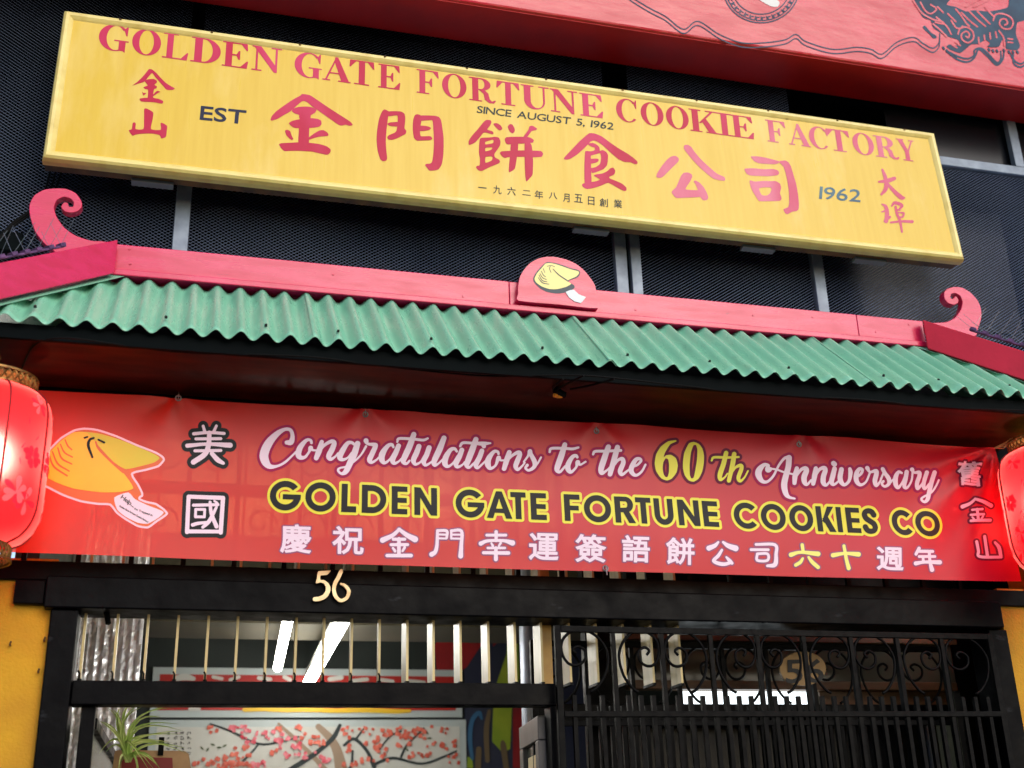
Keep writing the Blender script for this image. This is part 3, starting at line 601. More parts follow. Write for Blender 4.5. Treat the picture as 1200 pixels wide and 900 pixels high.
decal('lettering', [xf(stroke(q), z) for q in ([(340,85,12),(370,160,22),(385,230,20)], [(300,228,12),(400,215,25),(480,190,22)], [(385,230,22),(380,310,25),(330,375,14)], [(400,250,14),(470,330,22),(560,410,26),(600,415,10)],
   [(335,490,8),(380,520,20),(395,600,24),(385,690,24)], [(335,580,8),(400,560,16)], [(370,690,16),(430,640,14)], [(450,510,10),(490,475,20),(570,505,18),(540,550,12)], [(495,520,14),(510,600,16),(545,680,16),(570,815,12)], [(510,555,10),(545,560,10)], [(530,590,8),(590,595,12),(575,640,12),(530,640,9)], [(440,705,12),(560,692,14),(690,695,18)])], pmS, .3, MT['sign_red_faded_glare'], sign)
decal('lettering', line_text('EST', (234.4, 139.5), (287, 145), 16.5, gap=.06), pmS, .25, MT['sign_navy'], sign, iso=.5)
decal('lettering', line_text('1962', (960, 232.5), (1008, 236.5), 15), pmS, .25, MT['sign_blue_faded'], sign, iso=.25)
decal('lettering', line_text('SINCE AUGUST 5, 1962', (558.8, 131.7), (718.5, 151.8), 8.4, space=.36), pmS, .22, MT['sign_green_black'], sign, iso=.15)
z = Z(550, 205, 6.316); dt = []
for ch, x, y in zip('一九六二年八月五日創業', (97,208,312,424,515,620,718,808,902,995,1100), (93,108,118,131,145,152,168,172,190,203,212)):
    p = z([(x, y)])[0]; s = 7.4 if ch in '月日' else 9.6; dt.append(han(ch, p[0], p[1], s, 9.6 if ch not in '二八' else 7.5, .11))
decal('lettering', dt, pmS, .2, MT['sign_green_black'], sign, iso=.1)
# ---------------------------------------------------------------- green canopy over the door
RX0, RX1, RZ0, RZ1, RY = -.385, 3.585, 3.945, 4.095, -.15
SL = .897; EY = -.605; AMP = .0170
can = empty('canopy', (1.6, -.3, 3.45), 'small pagoda canopy with green corrugated roof, pink ridge board and scroll ends', 'canopy')
for k, (a, b) in enumerate(((RX0, 1.372), (1.374, 3.2), (3.2018, RX1))):
    MB().box(a, b, RY-.0006*k, -.03, RZ0+.028, RZ1-.0012*k).build('ridge_board', MT['pink_paint'], can, bevel=.003)
for x, z in ((-.33, .13), (-.32, .06), (.55, .10), (1.15, .05), (1.72, .12), (2.0, .06), (2.62, .09), (2.95, .11), (3.3, .06), (3.5, .12)):
    MB().tube([(x, RY-.0005, RZ0+z), (x, RY-.0035, RZ0+z)], [.006, .0045], 8).build('nail', MT['pink_paint'], can)
MB().box(RX0-.01, RX1+.01, RY-.014, -.03, RZ0-.003, RZ0+.0265).build('ridge_lip', MT['pink_paint'], can, bevel=.004)
pxc = [147.3, 1050.7]; xa = float(at(147.3, 327, RY)[0]); xb = float(at(1050.7, 404.5, RY)[0]); PITCHW = (xb-xa)/39
ct = lambda Y: 3.938+SL*(Y+.15)              # crest height at depth Y
nrm = np.array([0, -SL, 1])/math.hypot(SL, 1)
seams = [-9.0]+[float(at(x, y, RY)[0])-.012 for x, y in ((360-2, 343), (671.3, 370), (953, 397))]+[9.0]
NY, sub = 14, 14
y0r, y1r = -.135, EY
for k in range(4):
    V, F = [], []; lift = .0035*(k % 2)+.002*k*0
    xs = np.arange(-1.2, 4.6, PITCHW/sub); xs = xs[(xs >= seams[k]-.001) & (xs <= seams[k+1]+(PITCHW*.5 if k < 3 else 0))]
    for i, x in enumerate(xs):
        w = math.cos(2*math.pi*(x-xa)/PITCHW)
        for j in range(NY+1):
            y = y0r+(y1r-y0r)*j/NY
            lo, hi = -.41-max(0, -y-.15), 3.583+max(0, -y-.15)
            xx = min(max(x, lo), hi); w = math.cos(2*math.pi*(xx-xa)/PITCHW)
            p = np.array([xx, y, ct(y)])+nrm*(AMP*(1+.09*math.sin(1.3*x+k)+.05*math.sin(3.7*x))*(w-1)+.0035*k+.0025*math.sin(2.3*x+1.7*k)*(j/NY))+np.array([0, -.004*math.sin(5*x+k)*(j/NY), 0])
            V.append(p)
    n = NY+1
    for i in range(len(xs)-1):
        for j in range(NY):
            f = (i*n+j, (i+1)*n+j, (i+1)*n+j+1, i*n+j+1)
            if abs(V[f[0]][0]-V[f[1]][0]) < 1e-6 and abs(V[f[2]][0]-V[f[3]][0]) < 1e-6: continue
            F.append(f)
    b = MB().add(V, F); o = b.build('roof_sheet', MT['green_roof'], can, smooth=True)
    s_ = o.modifiers.new('solid', 'SOLIDIFY'); s_.thickness = .0022; s_.offset = -1
for px, py in ((194.5, 374), (312, 384), (397, 390), (505, 399), (640, 411), (741, 420), (835, 428), (930, 434), (1038, 441), (1101, 449), (39, 361), (1184, 451)):
    p = atz(px, py, ct(-.56)); p = at(px, py, -.555)
    cx = xa+round((p[0]-xa)/PITCHW)*PITCHW; q = np.array([cx, -.555, ct(-.555)])+nrm*.0135
    MB().tube([q-nrm*.006, q+nrm*.004], [.0065, .005], 8).build('screw', MT['screw'], can)
MB().box(-.41-.44, 3.583+.44, EY+.050, EY+.068, 3.452, 3.512).build('fascia', MT['fascia'], can)
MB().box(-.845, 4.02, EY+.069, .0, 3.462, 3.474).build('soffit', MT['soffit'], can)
for sx, xe in ((-1, -.41), (1, 3.583)):        # hips: board, flashing, end slope, side fascia
    P0 = at(132, 302, -.185) if sx < 0 else at(1085, 393, -.185); D = np.array([sx, -1, -SL]); P1 = P0+D*.50; wv = np.array([1, sx, 0])/math.sqrt(2)*.022; hv = np.array([0, 0, .080])
    MB().add([p+a*wv+b*hv for p in (P0, P1) for a, b in ((-1,-1),(1,-1),(1,1),(-1,1))], [(3,2,1,0),(4,5,6,7),(0,1,5,4),(1,2,6,5),(2,3,7,6),(3,0,4,7)]).build('hip_board', MT['pink_paint_shaded'] if sx > 0 else MT['pink_paint'], can, bevel=.004)
    V = []
    for t in np.linspace(0, .455, 20):
        a = np.array([xe+sx*t, -.15-t, ct(-.15-t)])+nrm*.006
        V += [a+np.array([sx*.03, 0, 0]), a-np.array([sx*.075, 0, 0])]
    MB().add(V, [(2*i, 2*i+1, 2*i+3, 2*i+2) for i in range(19)]).build('flashing', MT['green_roof'], can)
    t = .455; e = xe+sx*t
    MB().add([(xe, -.15, 3.93), (e, -.605, 3.52), (e, .0, 3.52), (xe, .0, 3.93)], [(0, 1, 2, 3)]).build('end_slope', MT['green_roof'], can)
    MB().box(min(e-sx*.04, e-sx*.02), max(e-sx*.04, e-sx*.02), EY+.069, 0, 3.476, 3.512).build('side_fascia', MT['fascia'], can)
YR0, YR1 = -.165, -.122
L1 = Z(0, 200, 4.5)([(290,430),(230,380),(185,320),(158,240),(155,180),(180,130),(230,100),(290,92),(350,95),(400,118),(430,160),(432,190),(412,212),(375,222),(340,214),(322,190),(335,168),(355,168),(365,188),(385,188),(387,165),(368,145),(335,138),(300,155),(285,195),(300,245),(340,300),(400,342),(480,368),(570,378),(580,470),(300,470)])
R1 = Z(1040, 300, 5)([(335,250),(332,215),(350,192),(390,180),(440,185),(490,215),(530,260),(550,310),(550,370),(530,430),(515,470),(400,470),(250,440),(225,395),(300,390),(350,385),(400,358),(432,310),(440,270),(428,235),(400,218),(375,222),(370,245),(385,250),(400,235),(417,255),(413,275),(390,286),(355,275)])
for lp, n in ((L1, 5), (R1, 5)):
    lp = cr_closed(lp, n)
    F3 = at_many(lp, YR0); loop = [(p[0], p[2]) for p in F3]
    o = MB().prism(loop, lambda x, z: (x, YR0, z), lambda x, z: (x, YR1, z)).build('scroll_end', MT['pink_paint'], can)
    b = o.modifiers.new('bevel', 'BEVEL'); b.width = .002; b.segments = 1; b.limit_method = 'ANGLE'; b.angle_limit = R_(50)
MB().box(-.84, 4.0, -.03, .02, 3.385, 3.461).build('back_lintel', MT['fascia'], can)
# plaque with painted cookie
z = Z(600, 290, 10.91); YQ = -.186
lp = cr_closed(z([(85,680),(80,590),(80,500),(100,380),(150,290),(230,200),(340,140),(450,118),(560,122),(700,155),(820,210),(930,300),(1010,400),(1060,480),(1085,600),(1105,775),(600,728)]), 4)
F3 = at_many(lp, YQ)
plq = MB().prism([(p[0], p[2]) for p in F3], lambda x, zz: (x, YQ, zz), lambda x, zz: (x, RY-.001, zz)).build('plaque', MT['pink_paint'], can)
pq = lambda d: plane_map(YQ-d)
decal('cookie_outline', [xf(poly([(270,400),(300,330),(360,260),(420,200),(470,185),(600,210),(740,260),(850,290),(872,325),(840,380),(720,430),(790,480),(802,515),(740,552),(660,580),(560,587),(450,568),(360,522),(290,455)]), z)], pq(.001), .2, MT['cookie_line'], plq)  # dark painted outline around the cookie
decal('cookie_shell', [xf(poly([(287,400),(320,330),(380,260),(430,205),(500,200),(600,225),(740,275),(845,303),(858,330),(820,372),(710,424),(758,465),(690,505),(580,532),(480,532),(380,498),(310,448)]), z)], pq(.002), .2, MT['cookie_cream'], plq)
decal('cookie_crease', [xf(stroke(q), z) for q in ([(525,275,4),(600,350,6),(715,428,6)], [(490,240,3),(480,270,4),(500,320,3)], [(450,240,3),(500,230,3),(545,245,3)], [(400,270,3),(420,320,3)], [(375,300,3),(400,350,4),(430,375,3)], [(355,330,3),(390,385,4),(440,410,3)], [(345,350,3),(385,420,5),(450,440,3)], [(335,385,3),(390,450,5),(475,470,3)])], pq(.003), .15, MT['cookie_line'], plq)
decal('cookie_slip', [xf(poly([(685,568),(740,545),(792,538),(850,595),(945,635),(915,675),(880,710),(800,690),(730,640)], smooth=False), z)], pq(.0035), .2, MT['slip_white'], plq)
# ---------------------------------------------------------------- bird spikes on the two hip boards
def spikes(xe, sx, label):
    root = empty('bird_spikes', (xe, -.2, 4.1), label, 'bird spikes', 'bird spike strips on the hips')
    P0 = np.array([xe, -.185, 4.105]); D = np.array([sx, -1, -SL]); m = MB(); w = MB(); a0 = .16 if sx < 0 else .14
    m.bar(P0+D*a0, P0+D*.5, .022, .008)
    for k in range(9):
        q = P0+D*(a0+.012+k*.038)+np.array([0, 0, .008]); m.bar(q-D*.008, q+D*.008, .03, .014)
        for s in (-1, 1):
            w.tube([q, q+np.array([s*.07*random.uniform(.6, 1.2)-.0*sx, -.05*s+random.uniform(-.03, .03), .115*random.uniform(.8, 1.1)])], .0009, 5)
    m.build('clip_strip', MT['spike_clip'], root); w.build('wires', MT['spike_wire'], root)
spikes(-.41, -1, 'row of thin wire bird spikes on the left hip, beside the left scroll')
spikes(3.583, 1, 'row of thin wire bird spikes on the right hip, beside the right scroll')
m = MB()
for dx, dy in ((0, 0), (5, 3), (12, -2)):
    pts = [at(60+dx*1.2, 195+dy, .0), at(52+dx, 225+dy, -.02), at(36+dx*.6, 246, -.06), at(14, 262+dx*.4, -.08), at(-12, 292, -.08)]
    m.tube([Vector(p) for p in cr_open(np.array(pts), 5)], .005, 6)
tag(m.build('cable', MT['cable'], smooth=True), 'black cables hanging down the mesh behind the left scroll', 'cable')
m = MB().box(*[float(v) for v in (at(-20, 280, -.03)[0], at(28, 280, -.03)[0], -.07, -.02, at(10, 298, -.03)[2], at(10, 276, -.03)[2])])
tag(m.build('junction_box', MT['fascia'], bevel=.004), 'flat dark box on the mesh behind the left bird spikes', 'box')
# ---------------------------------------------------------------- wire and socket under the soffit
def wire(pts, r, label, name='cable'):
    P = [atz(x, y, 3.456) for x, y in pts]; o = MB().tube([Vector(p) for p in cr_open(np.array(P), 6)], r, 6).build(name, MT['cable'], smooth=True)
    return tag(o, label, 'cable')
wire([(22, 440), (40, 405), (75, 396), (140, 404), (220, 413), (360, 418), (440, 428), (560, 440), (640, 440), (682, 440), (720, 443), (800, 452), (900, 463), (1010, 468), (1100, 477), (1200, 481)], .004, 'thin black wire stapled along the soffit above the banner')
root = empty('lamp_socket', tuple(atz(655, 462, 3.456)), 'small amber lamp socket on loose wires under the soffit', 'lamp socket')
m = MB()
for pts in ([(684, 440), (668, 448), (655, 455), (650, 460)], [(720, 444), (690, 452), (668, 456)], [(660, 444), (648, 455), (652, 462)]):
    m.tube([Vector(p) for p in cr_open(np.array([atz(x, y, 3.45) for x, y in pts]), 5)], .005, 6)
m.build('wires', MT['cable'], root)
p = atz(655, 461, 3.44); MB().tube([p+np.array([-.02, 0, .02]), p, p+np.array([.03, -.0, -.006])], [.016, .02, .014], 8).build('socket', MT['cable'], root)
p = atz(654, 463.5, 3.43); MB().tube([p+np.array([-.022, 0, 0]), p, p+np.array([.02, 0, -.004])], [.008, .013, .006], 10).build('bulb', MT['amber'], root)
# ---------------------------------------------------------------- red banner
YBN = -.16
b00, b01, b10, b11 = at(40, 455, YBN), at(1165, 523, YBN), at(90, 650.5, YBN), at(1141, 681.5, YBN)
sl_t = (b01[2]-b00[2])/(b01[0]-b00[0]); sl_b = (b11[2]-b10[2])/(b11[0]-b10[0])
BX0, BX1 = -.72, float(b01[0])
zt = lambda x: b00[2]+sl_t*(x-b00[0])-.008*np.abs(np.sin(2.9*(x+.2)))
zbm = lambda x: b10[2]+sl_b*(x-b10[0])-.004*np.sin(1.1*x)
HOOKX = [float(at(px, 470, YBN)[0]) for px in (209, 428, 698.5, 936)]
def ban_y(x, z):
    v = np.clip((z-2.7)/.75, 0, 1)
    y = YBN+.006*np.sin(2.1*x+.6)*(1-v)+.004*np.sin(5.3*x+2*v)+.003*np.sin(9*v+1.3*x)
    ang = np.arctan2(b01[2]-z, b01[0]-x+1e-6); rr = np.hypot(b01[2]-z, b01[0]-x)
    for hx in HOOKX:                          # little puckers under each hook
        q = np.hypot(x-hx, (zt(hx)-z)); y = y+.0075*np.sin(np.arctan2(x-hx, zt(hx)-z+.02)*5+hx)*np.exp(-q/.16)*np.clip(q/.03, 0, 1)
    return y+.014*np.sin(ang*15)*np.exp(-rr/.42)*np.clip(rr/.08, 0, 1)-.02*np.exp(-((x-BX1)/.25)**2)*(1-v)
NXB, NZB = 300, 44; V, F = [], []
for i in range(NXB+1):
    x = BX0+(BX1-BX0)*i/NXB
    for j in range(NZB+1):
        zz = zbm(x)+(zt(x)-zbm(x))*j/NZB; V.append((x, float(ban_y(x, zz)), zz))
F = [(i*(NZB+1)+j, (i+1)*(NZB+1)+j, (i+1)*(NZB+1)+j+1, i*(NZB+1)+j+1) for i in range(NXB) for j in range(NZB)]
ban = empty('banner', (1.6, YBN, 2.7), 'wide red anniversary banner with white, yellow and black lettering, hung under the canopy', 'banner')
MB().add(V, F).build('cloth', MT['vinyl'], ban, smooth=True)
def bmap(d):
    def f(P):
        Q = at_many(P, YBN); Q[:, 1] = ban_y(Q[:, 0], Q[:, 2])-d; return Q
    return f
def two(name, shapes, cell, m_out, m_in, o_iso, i_iso=0.0):
    fld = field(shapes, cell, o_iso+cell)
    a = decal(name, shapes, bmap(.0012), cell, MT[m_out], ban, iso=o_iso, fld=fld); decal(name, shapes, bmap(.0022), cell, MT[m_in], ban, iso=i_iso, fld=fld)
z1, z2, z3, z4, z5, z6, z7 = Z(295,485,10), Z(400,490,10), Z(510,495,10), Z(620,500,8.571), Z(750,500,8.571), Z(870,515,10), Z(980,515,8.571)
def script(items): return [xf(stroke(q), z) for z, qs in items for q in qs]
two('script_lettering', script([(z1, [[(410,335,22),(460,330,30),(478,260,22),(455,190,18),(390,180,18),(300,230,30),(200,340,45),(145,470,50),(160,560,45),(210,615,28),(290,615,14),(380,575,12),(470,495,10),(520,445,10)],
    [(700,340,14),(690,310,14),(640,310,18),(570,390,30),(545,470,32),(565,510,26),(620,510,16),(670,450,12),(690,400,24),(710,425,12),(755,430,9)], [(820,330,22),(790,430,32),(755,520,26)], [(780,450,14),(850,370,16),(930,325,20),(965,345,26),(940,420,30),(900,500,28),(925,535,18),(975,505,10),(1010,465,9)]]),
  (z2, [[(150,310,14),(120,290,16),(70,300,22),(10,390,30),(-20,460,30),(10,490,18),(70,470,10),(120,410,10)], [(190,300,30),(150,420,36),(95,540,34),(50,630,28),(0,655,14),(-40,620,12),(-20,590,10),(60,570,9),(150,510,9),(230,430,9),(290,330,12)],
    [(290,265,28),(310,300,14),(390,310,22),(400,330,26),(360,420,28),(330,490,28),(355,520,16),(410,490,10),(440,460,9)], [(610,340,12),(590,310,16),(540,330,22),(480,420,34),(475,490,30),(510,525,16),(570,480,10),(620,400,10)], [(670,325,26),(640,400,28),(600,490,28),(620,530,18),(670,510,10),(710,470,9)],
    [(850,190,28),(800,330,34),(740,460,32),(725,510,26),(760,535,14),(800,500,10)], [(655,280,10),(680,240,14),(850,245,14),(960,255,14),(1015,235,10)], [(910,330,28),(880,410,30),(845,490,28),(865,540,16),(920,520,10),(960,470,9)], [(1030,345,28),(1000,430,28),(965,500,28),(985,550,16),(1040,525,10),(1080,490,9)]]),
  (z3, [[(105,180,28),(50,320,34),(-10,450,30),(-5,500,18),(40,480,10),(90,430,9)], [(255,335,12),(230,305,16),(180,320,22),(125,410,32),(115,480,30),(150,515,16),(210,475,10),(265,390,10)], [(315,320,26),(285,400,28),(245,480,28),(265,520,16),(320,495,10),(350,460,9)],
    [(480,195,28),(440,310,34),(385,450,32),(370,500,24),(400,525,14),(450,480,10),(480,450,9)], [(295,275,12),(330,235,15),(450,240,14),(560,245,22),(650,240,8)], [(568,268,22),(574,276,22)], [(550,330,26),(520,410,28),(480,490,28),(500,530,14),(550,490,10),(590,450,9)],
    [(745,365,12),(735,340,14),(690,340,18),(630,420,30),(620,490,32),(650,535,18),(710,500,12),(745,410,22),(770,440,10),(820,440,9)], [(870,350,26),(840,440,30),(810,540,24)], [(840,450,14),(900,390,14),(970,350,20),(995,370,24),(965,450,28),(945,510,26),(970,550,16),(1020,510,10),(1050,470,9)],
    [(1040,460,9),(1090,390,12),(1110,340,24),(1120,370,22),(1165,460,26),(1160,520,20),(1100,560,14),(1060,535,12),(1080,500,16)], [(1160,520,14),(1200,480,10),(1240,410,9)]])]), .3, 'b_magenta', 'b_white', 3.2, .2)
two('script_lettering', script([(z4, [[(355,185,22),(320,300,28),(285,400,27),(280,440,20),(310,455,12),(360,400,9)], [(205,255,10),(225,220,12),(350,222,12),(430,228,12),(490,215,9)], [(480,310,12),(465,295,14),(430,310,18),(390,380,24),(390,430,24),(420,458,14),(470,410,10),(485,360,20),(510,385,9),(565,355,8)]])]), .3, 'b_magenta', 'b_white', 3.2, .2)
two('script_lettering', script([(z4, [[(790,210,24),(750,330,28),(720,430,26),(730,470,16),(780,440,9),(820,400,9)], [(640,280,10),(665,250,12),(790,250,12),(915,245,12)], [(880,215,24),(850,330,26),(810,480,22)], [(840,400,12),(890,340,12),(930,330,18),(940,370,22),(910,450,22),(930,485,14),(980,450,9),(1020,420,9)],
    [(1020,410,9),(1080,390,10),(1120,345,12),(1100,325,14),(1060,345,20),(1020,430,24),(1040,480,18),(1080,490,12),(1130,450,10),(1165,385,9)]])]), .3, 'b_magenta', 'b_white', 3.2, .2)
six = [xf(poly([(362,150),(300,180),(250,260),(235,310),(260,290),(310,285),(360,320),(378,390),(365,460),(320,520),(270,542),(210,520),(160,450),(145,370),(160,280),(210,200),(280,150),(355,138)], [(225,420),(232,360),(255,320),(280,330),(290,380),(288,460),(275,505),(255,508),(235,480)]), z5),
       xf(poly([(490,170),(540,155),(590,175),(625,220),(642,290),(640,370),(625,450),(590,520),(540,552),(490,540),(450,490),(432,420),(432,340),(445,260)], [(510,260),(535,190),(560,185),(575,230),(572,330),(555,440),(540,510),(515,520),(500,480),(498,380)]), z5)]
two('script_lettering', six+script([(z5, [[(865,265,22),(840,370,24),(805,480,24),(810,530,16),(850,510,9),(880,470,8)], [(720,340,9),(745,308,12),(870,310,12),(990,305,10)], [(945,275,22),(930,380,24),(895,540,20)], [(915,470,10),(960,410,12),(1010,390,18),(1020,420,20),(990,510,20),(1010,545,14),(1050,510,9),(1085,445,8)]])]), .3, 'b_plum', 'b_yellow', 3.2)
two('script_lettering', script([(z6, [[(335,345,12),(300,355,32),(285,330,14),(300,310,16),(250,300,20),(195,360,34),(190,420,34),(230,485,22),(290,495,14),(360,430,12),(420,310,12),(480,230,14),(530,210,18)], [(540,220,32),(535,320,32),(510,420,32),(490,530,34),(510,630,28),(550,675,16),(615,692,9)], [(330,345,9),(400,355,9),(470,380,9),(600,410,9)],
    [(635,340,22),(615,430,28),(610,510,22)], [(620,440,14),(680,360,16),(730,340,22),(745,370,28),(720,440,30),(725,500,26),(755,530,14),(800,480,10)], [(850,345,22),(840,420,28),(825,520,22)], [(840,440,14),(890,360,16),(945,340,22),(960,370,26),(940,440,28),(940,510,26),(975,540,14),(1020,490,10)],
    [(1070,350,26),(1050,430,28),(1035,500,26),(1060,535,14),(1110,500,10),(1140,460,9)], [(1060,285,28),(1070,295,28)]]),
  (z7, [[(45,305,22),(30,380,24),(40,430,22),(75,460,14),(120,420,14),(135,340,20),(130,300,16)], [(190,390,9),(240,350,12),(255,310,14),(225,300,16),(195,350,22),(195,420,22),(235,460,14),(290,430,9),(330,340,9)], [(305,290,20),(330,330,10),(390,320,18),(395,350,22),(380,420,22),(395,465,16),(430,430,9),(450,380,9)],
    [(440,400,8),(470,330,10),(460,300,18),(480,340,18),(520,400,20),(520,450,16),(480,475,11),(450,450,10),(465,425,12)], [(520,450,12),(560,410,8),(580,390,8)], [(650,340,10),(620,330,14),(590,380,22),(590,450,22),(620,485,14),(660,430,9),(690,350,9)], [(700,330,20),(690,400,20),(680,470,18),(710,485,11),(750,420,9),(760,330,9)],
    [(755,305,20),(775,335,10),(825,335,18),(830,370,20),(810,440,20),(820,490,16),(860,450,9),(880,400,9)], [(905,335,20),(885,410,20),(880,470,18),(900,490,12),(940,440,9)], [(985,335,22),(960,430,22),(935,540,20),(920,600,18),(890,625,12),(860,600,10),(880,575,9),(960,530,8),(1010,460,8),(1035,405,8)]])]), .3, 'b_magenta', 'b_white', 3.2, .2)
gb = lambda x: 600.5+(624.4-600.5)/(1000-408)*(x-408); gt = lambda x: 567.5+(595.0-567.5)/(1000-408)*(x-408)
for w, ext in (('GOLDEN', [(316.3,352.5),(357.8,393.3),(400,417.5),(423.8,452.5),(458.8,477.2),(485.3,512)]), ('GATE', [(533.8,567.5),(570,600),(598.4,616.2),(621.7,640)]),
               ('FORTUNE', [(660.8,679.2),(683.8,715.3),(719.7,743),(744.2,762.2),(765.8,788.3),(793.8,819.2),(823.3,841.3)]), ('COOKIES', [(860,888.3),(892,921),(925.4,953),(957,978),(980.4,986.4),(991.6,1008),(1011,1027.6)]), ('CO', [(1045.6,1070),(1073,1102)])):
    sh = []
    for ch, (a, b) in zip(w, ext): sh += place(ch, 'geo', a, b, gb, gt)
    two('block_lettering', sh, .3, 'b_yellow', 'b_black', 3.1)
row = [('慶',346.7,630.8,38,35),('祝',408,633,38,34),('運',637,640.8,36,33),('簽',691.6,643,37,34),('語',744,644,34,33),('餅',796,646.7,35,33),('週',1042.4,655,33,29)]
for ch, x, y, w, h in row: two('character', [han(ch, x, y, w-3, h-3, .035)], .28, 'b_violet', 'b_white', 2.3, .75)
two('character', [han('舊', 1136.5, 555, 26, 28, .05)], .25, 'b_plum', 'b_white', 2.9, .6)
ka, kb, kc, kd, ke, kf = Z(310,560,6), Z(500,565,6), Z(690,570,6), Z(880,580,5), Z(1100,520,5.29), Z(200,480,5.62)
BR = [(ka, 'w', [[(948,362,11),(900,405,14),(830,438,19)],[(944,362,11),(1000,403,16),(1058,433,21)],[(905,432,11),(985,432,11)],[(890,470,11),(1005,470,11)],[(945,430,13),(945,540,13)],[(903,493,8),(918,515,10)],[(985,490,10),(970,515,8)],[(862,546,12),(1030,546,13)]]),
 (kb, 'w', [[(75,345,10),(72,440,12),(60,490,14),(35,508,17)],[(75,342,10),(140,345,10),(140,392,9)],[(80,369,7),(135,370,7)],[(80,396,7),(138,397,7)],[(172,345,9),(172,397,8)],[(172,343,10),(243,345,11),(243,440,13),(239,520,17)],[(178,370,7),(235,370,7)],[(178,397,7),(235,398,7)]]),
 (kb, 'w', [[(488,350,12),(488,412,11)],[(422,373,10),(556,373,10)],[(380,432,15),(430,413,11),(540,412,11),(603,428,19)],[(455,430,7),(465,448,9)],[(520,428,9),(508,448,7)],[(430,463,9),(550,463,9)],[(400,496,11),(575,498,13)],[(487,463,12),(487,542,14)]]),
 (kc, 'w', [[(905,395,8),(880,420,14),(838,438,18)],[(940,395,9),(975,420,16),(1028,438,21)],[(930,450,9),(905,490,12),(872,528,12),(935,550,13),(998,538,10)],[(962,500,7),(985,525,13),(1002,542,11)]]),
 (kd, 'w', [[(28,291,8),(140,293,9),(146,350,10),(140,408,13),(95,416,8)],[(-2,322,8),(100,322,8)],[(35,346,8),(95,346,8),(95,384,8),(35,384,8),(35,346,8)]]),
 (kd, 'y', [[(300,293,10),(306,335,9)],[(234,351,13),(290,336,9),(393,346,14)],[(303,372,7),(288,395,10),(262,411,10)],[(337,365,7),(358,393,11),(393,424,11)]]),
 (kd, 'y', [[(480,354,13),(550,343,9),(628,349,14)],[(544,299,9),(558,380,10),(571,430,12)]]),
 (kd, 'w', [[(985,313,10),(966,347,9)],[(985,330,9),(1067,330,9)],[(985,361,8),(1080,360,8)],[(1008,362,8),(1010,394,8)],[(964,402,12),(1020,393,9),(1108,394,13)],[(1046,330,9),(1050,390,9),(1061,438,13)]]),
 (ke, 'p', [[(234,608,9),(245,665,9),(252,700,9),(375,704,9)],[(285,575,9),(302,700,10)],[(350,612,7),(372,645,10),(382,704,9)]]),
 (ke, 'p', [[(225,343,7),(195,370,9),(152,388,12)],[(225,343,8),(270,363,10),(324,384,12)],[(208,410,7),(264,408,7)],[(200,441,7),(276,439,7)],[(234,408,8),(242,475,8)],[(207,455,5),(215,466,6)],[(270,452,6),(260,467,5)],[(200,478,8),(320,474,9)]]),
 (kf, 'k', [[(214,106,9),(224,140,10)],[(301,106,9),(284,143,10)],[(152,156,11),(250,149,10),(352,156,10)],[(167,190,10),(330,190,10)],[(110,236,14),(240,225,11),(392,234,17)],[(160,270,10),(330,268,10)],[(255,150,14),(250,230,16),(225,292,17),(150,345,17)],[(272,288,14),(310,330,16),(346,352,11)]]),
 (kf, 'k', [[(118,572,13),(345,580,14)],[(345,580,14),(330,806,14)],[(330,800,12),(110,800,13)],[(108,804,14),(118,572,13)],[(150,628,10),(312,624,10)],[(165,655,9),(225,655,9)],[(225,655,9),(222,704,9)],[(222,704,9),(163,704,9)],[(163,704,9),(165,655,9)],[(145,757,12),(180,747,11),(238,740,9)],[(260,608,10),(268,680,12),(302,766,14)],[(302,640,9),(255,730,13),(212,772,10)],[(288,600,7),(306,612,8)]])]
for z, c, qs in BR:
    o_, i_, w_ = {'w': ('b_violet', 'b_white', 1.6), 'y': ('b_violet', 'b_cream', 1.6), 'p': ('b_plum', 'b_white', 2.4), 'k': ('b_black', 'b_white', 4.6)}[c]
    two('character', [xf(stroke(q, 5), z) for q in qs], .28, o_, i_, w_)
# printed cookie
zc = Z(40, 490, 6.43)
outl = [xf(poly([(40,495),(30,400),(60,300),(110,240),(200,150),(300,90),(380,75),(480,85),(620,130),(780,200),(920,255),(975,290),(985,320),(940,370),(840,400),(745,425),(790,500),(820,560),(820,590),(800,605),(850,625),(920,640),(980,680),(1010,715),(990,740),(930,780),(860,830),(780,820),(690,770),(620,720),(570,660),(480,655),(350,635),(220,590),(120,540)]), zc)]
fo = field(outl, .3, .6)
decal('cookie_edge', outl, bmap(.0011), .3, MT['b_edge'], ban, fld=fo); decal('cookie_rim', outl, bmap(.0019), .3, MT['b_brown'], ban, iso=-2.4, fld=fo)
decal('cookie_flap', [xf(poly([(330,108),(480,118),(640,162),(800,226),(915,278),(945,305),(900,338),(800,366),(690,388),(600,335),(500,230),(450,170)]), zc)], bmap(.0026), .3, MT['b_lime'], ban)
decal('cookie_body', [xf(poly([(70,300),(120,262),(200,180),(300,112),(400,118),(460,180),(490,240),(580,330),(672,415),(748,530),(640,560),(500,562),(300,535),(160,485),(60,420)]), zc)], bmap(.0033), .3, MT['b_gold'], ban)
decal('cookie_wrinkle', [xf(stroke(q), zc) for q in ([(115,280,5),(150,370,7),(250,440,6)], [(140,260,5),(180,350,7),(265,405,5)], [(180,230,5),(210,310,7),(285,352,5)], [(200,205,5),(230,265,6),(290,300,5)], [(235,170,5),(255,215,6),(285,245,5)], [(465,185,7),(490,240,8),(580,330,9),(672,412,8)])], bmap(.0041), .25, MT['b_brown'], ban)
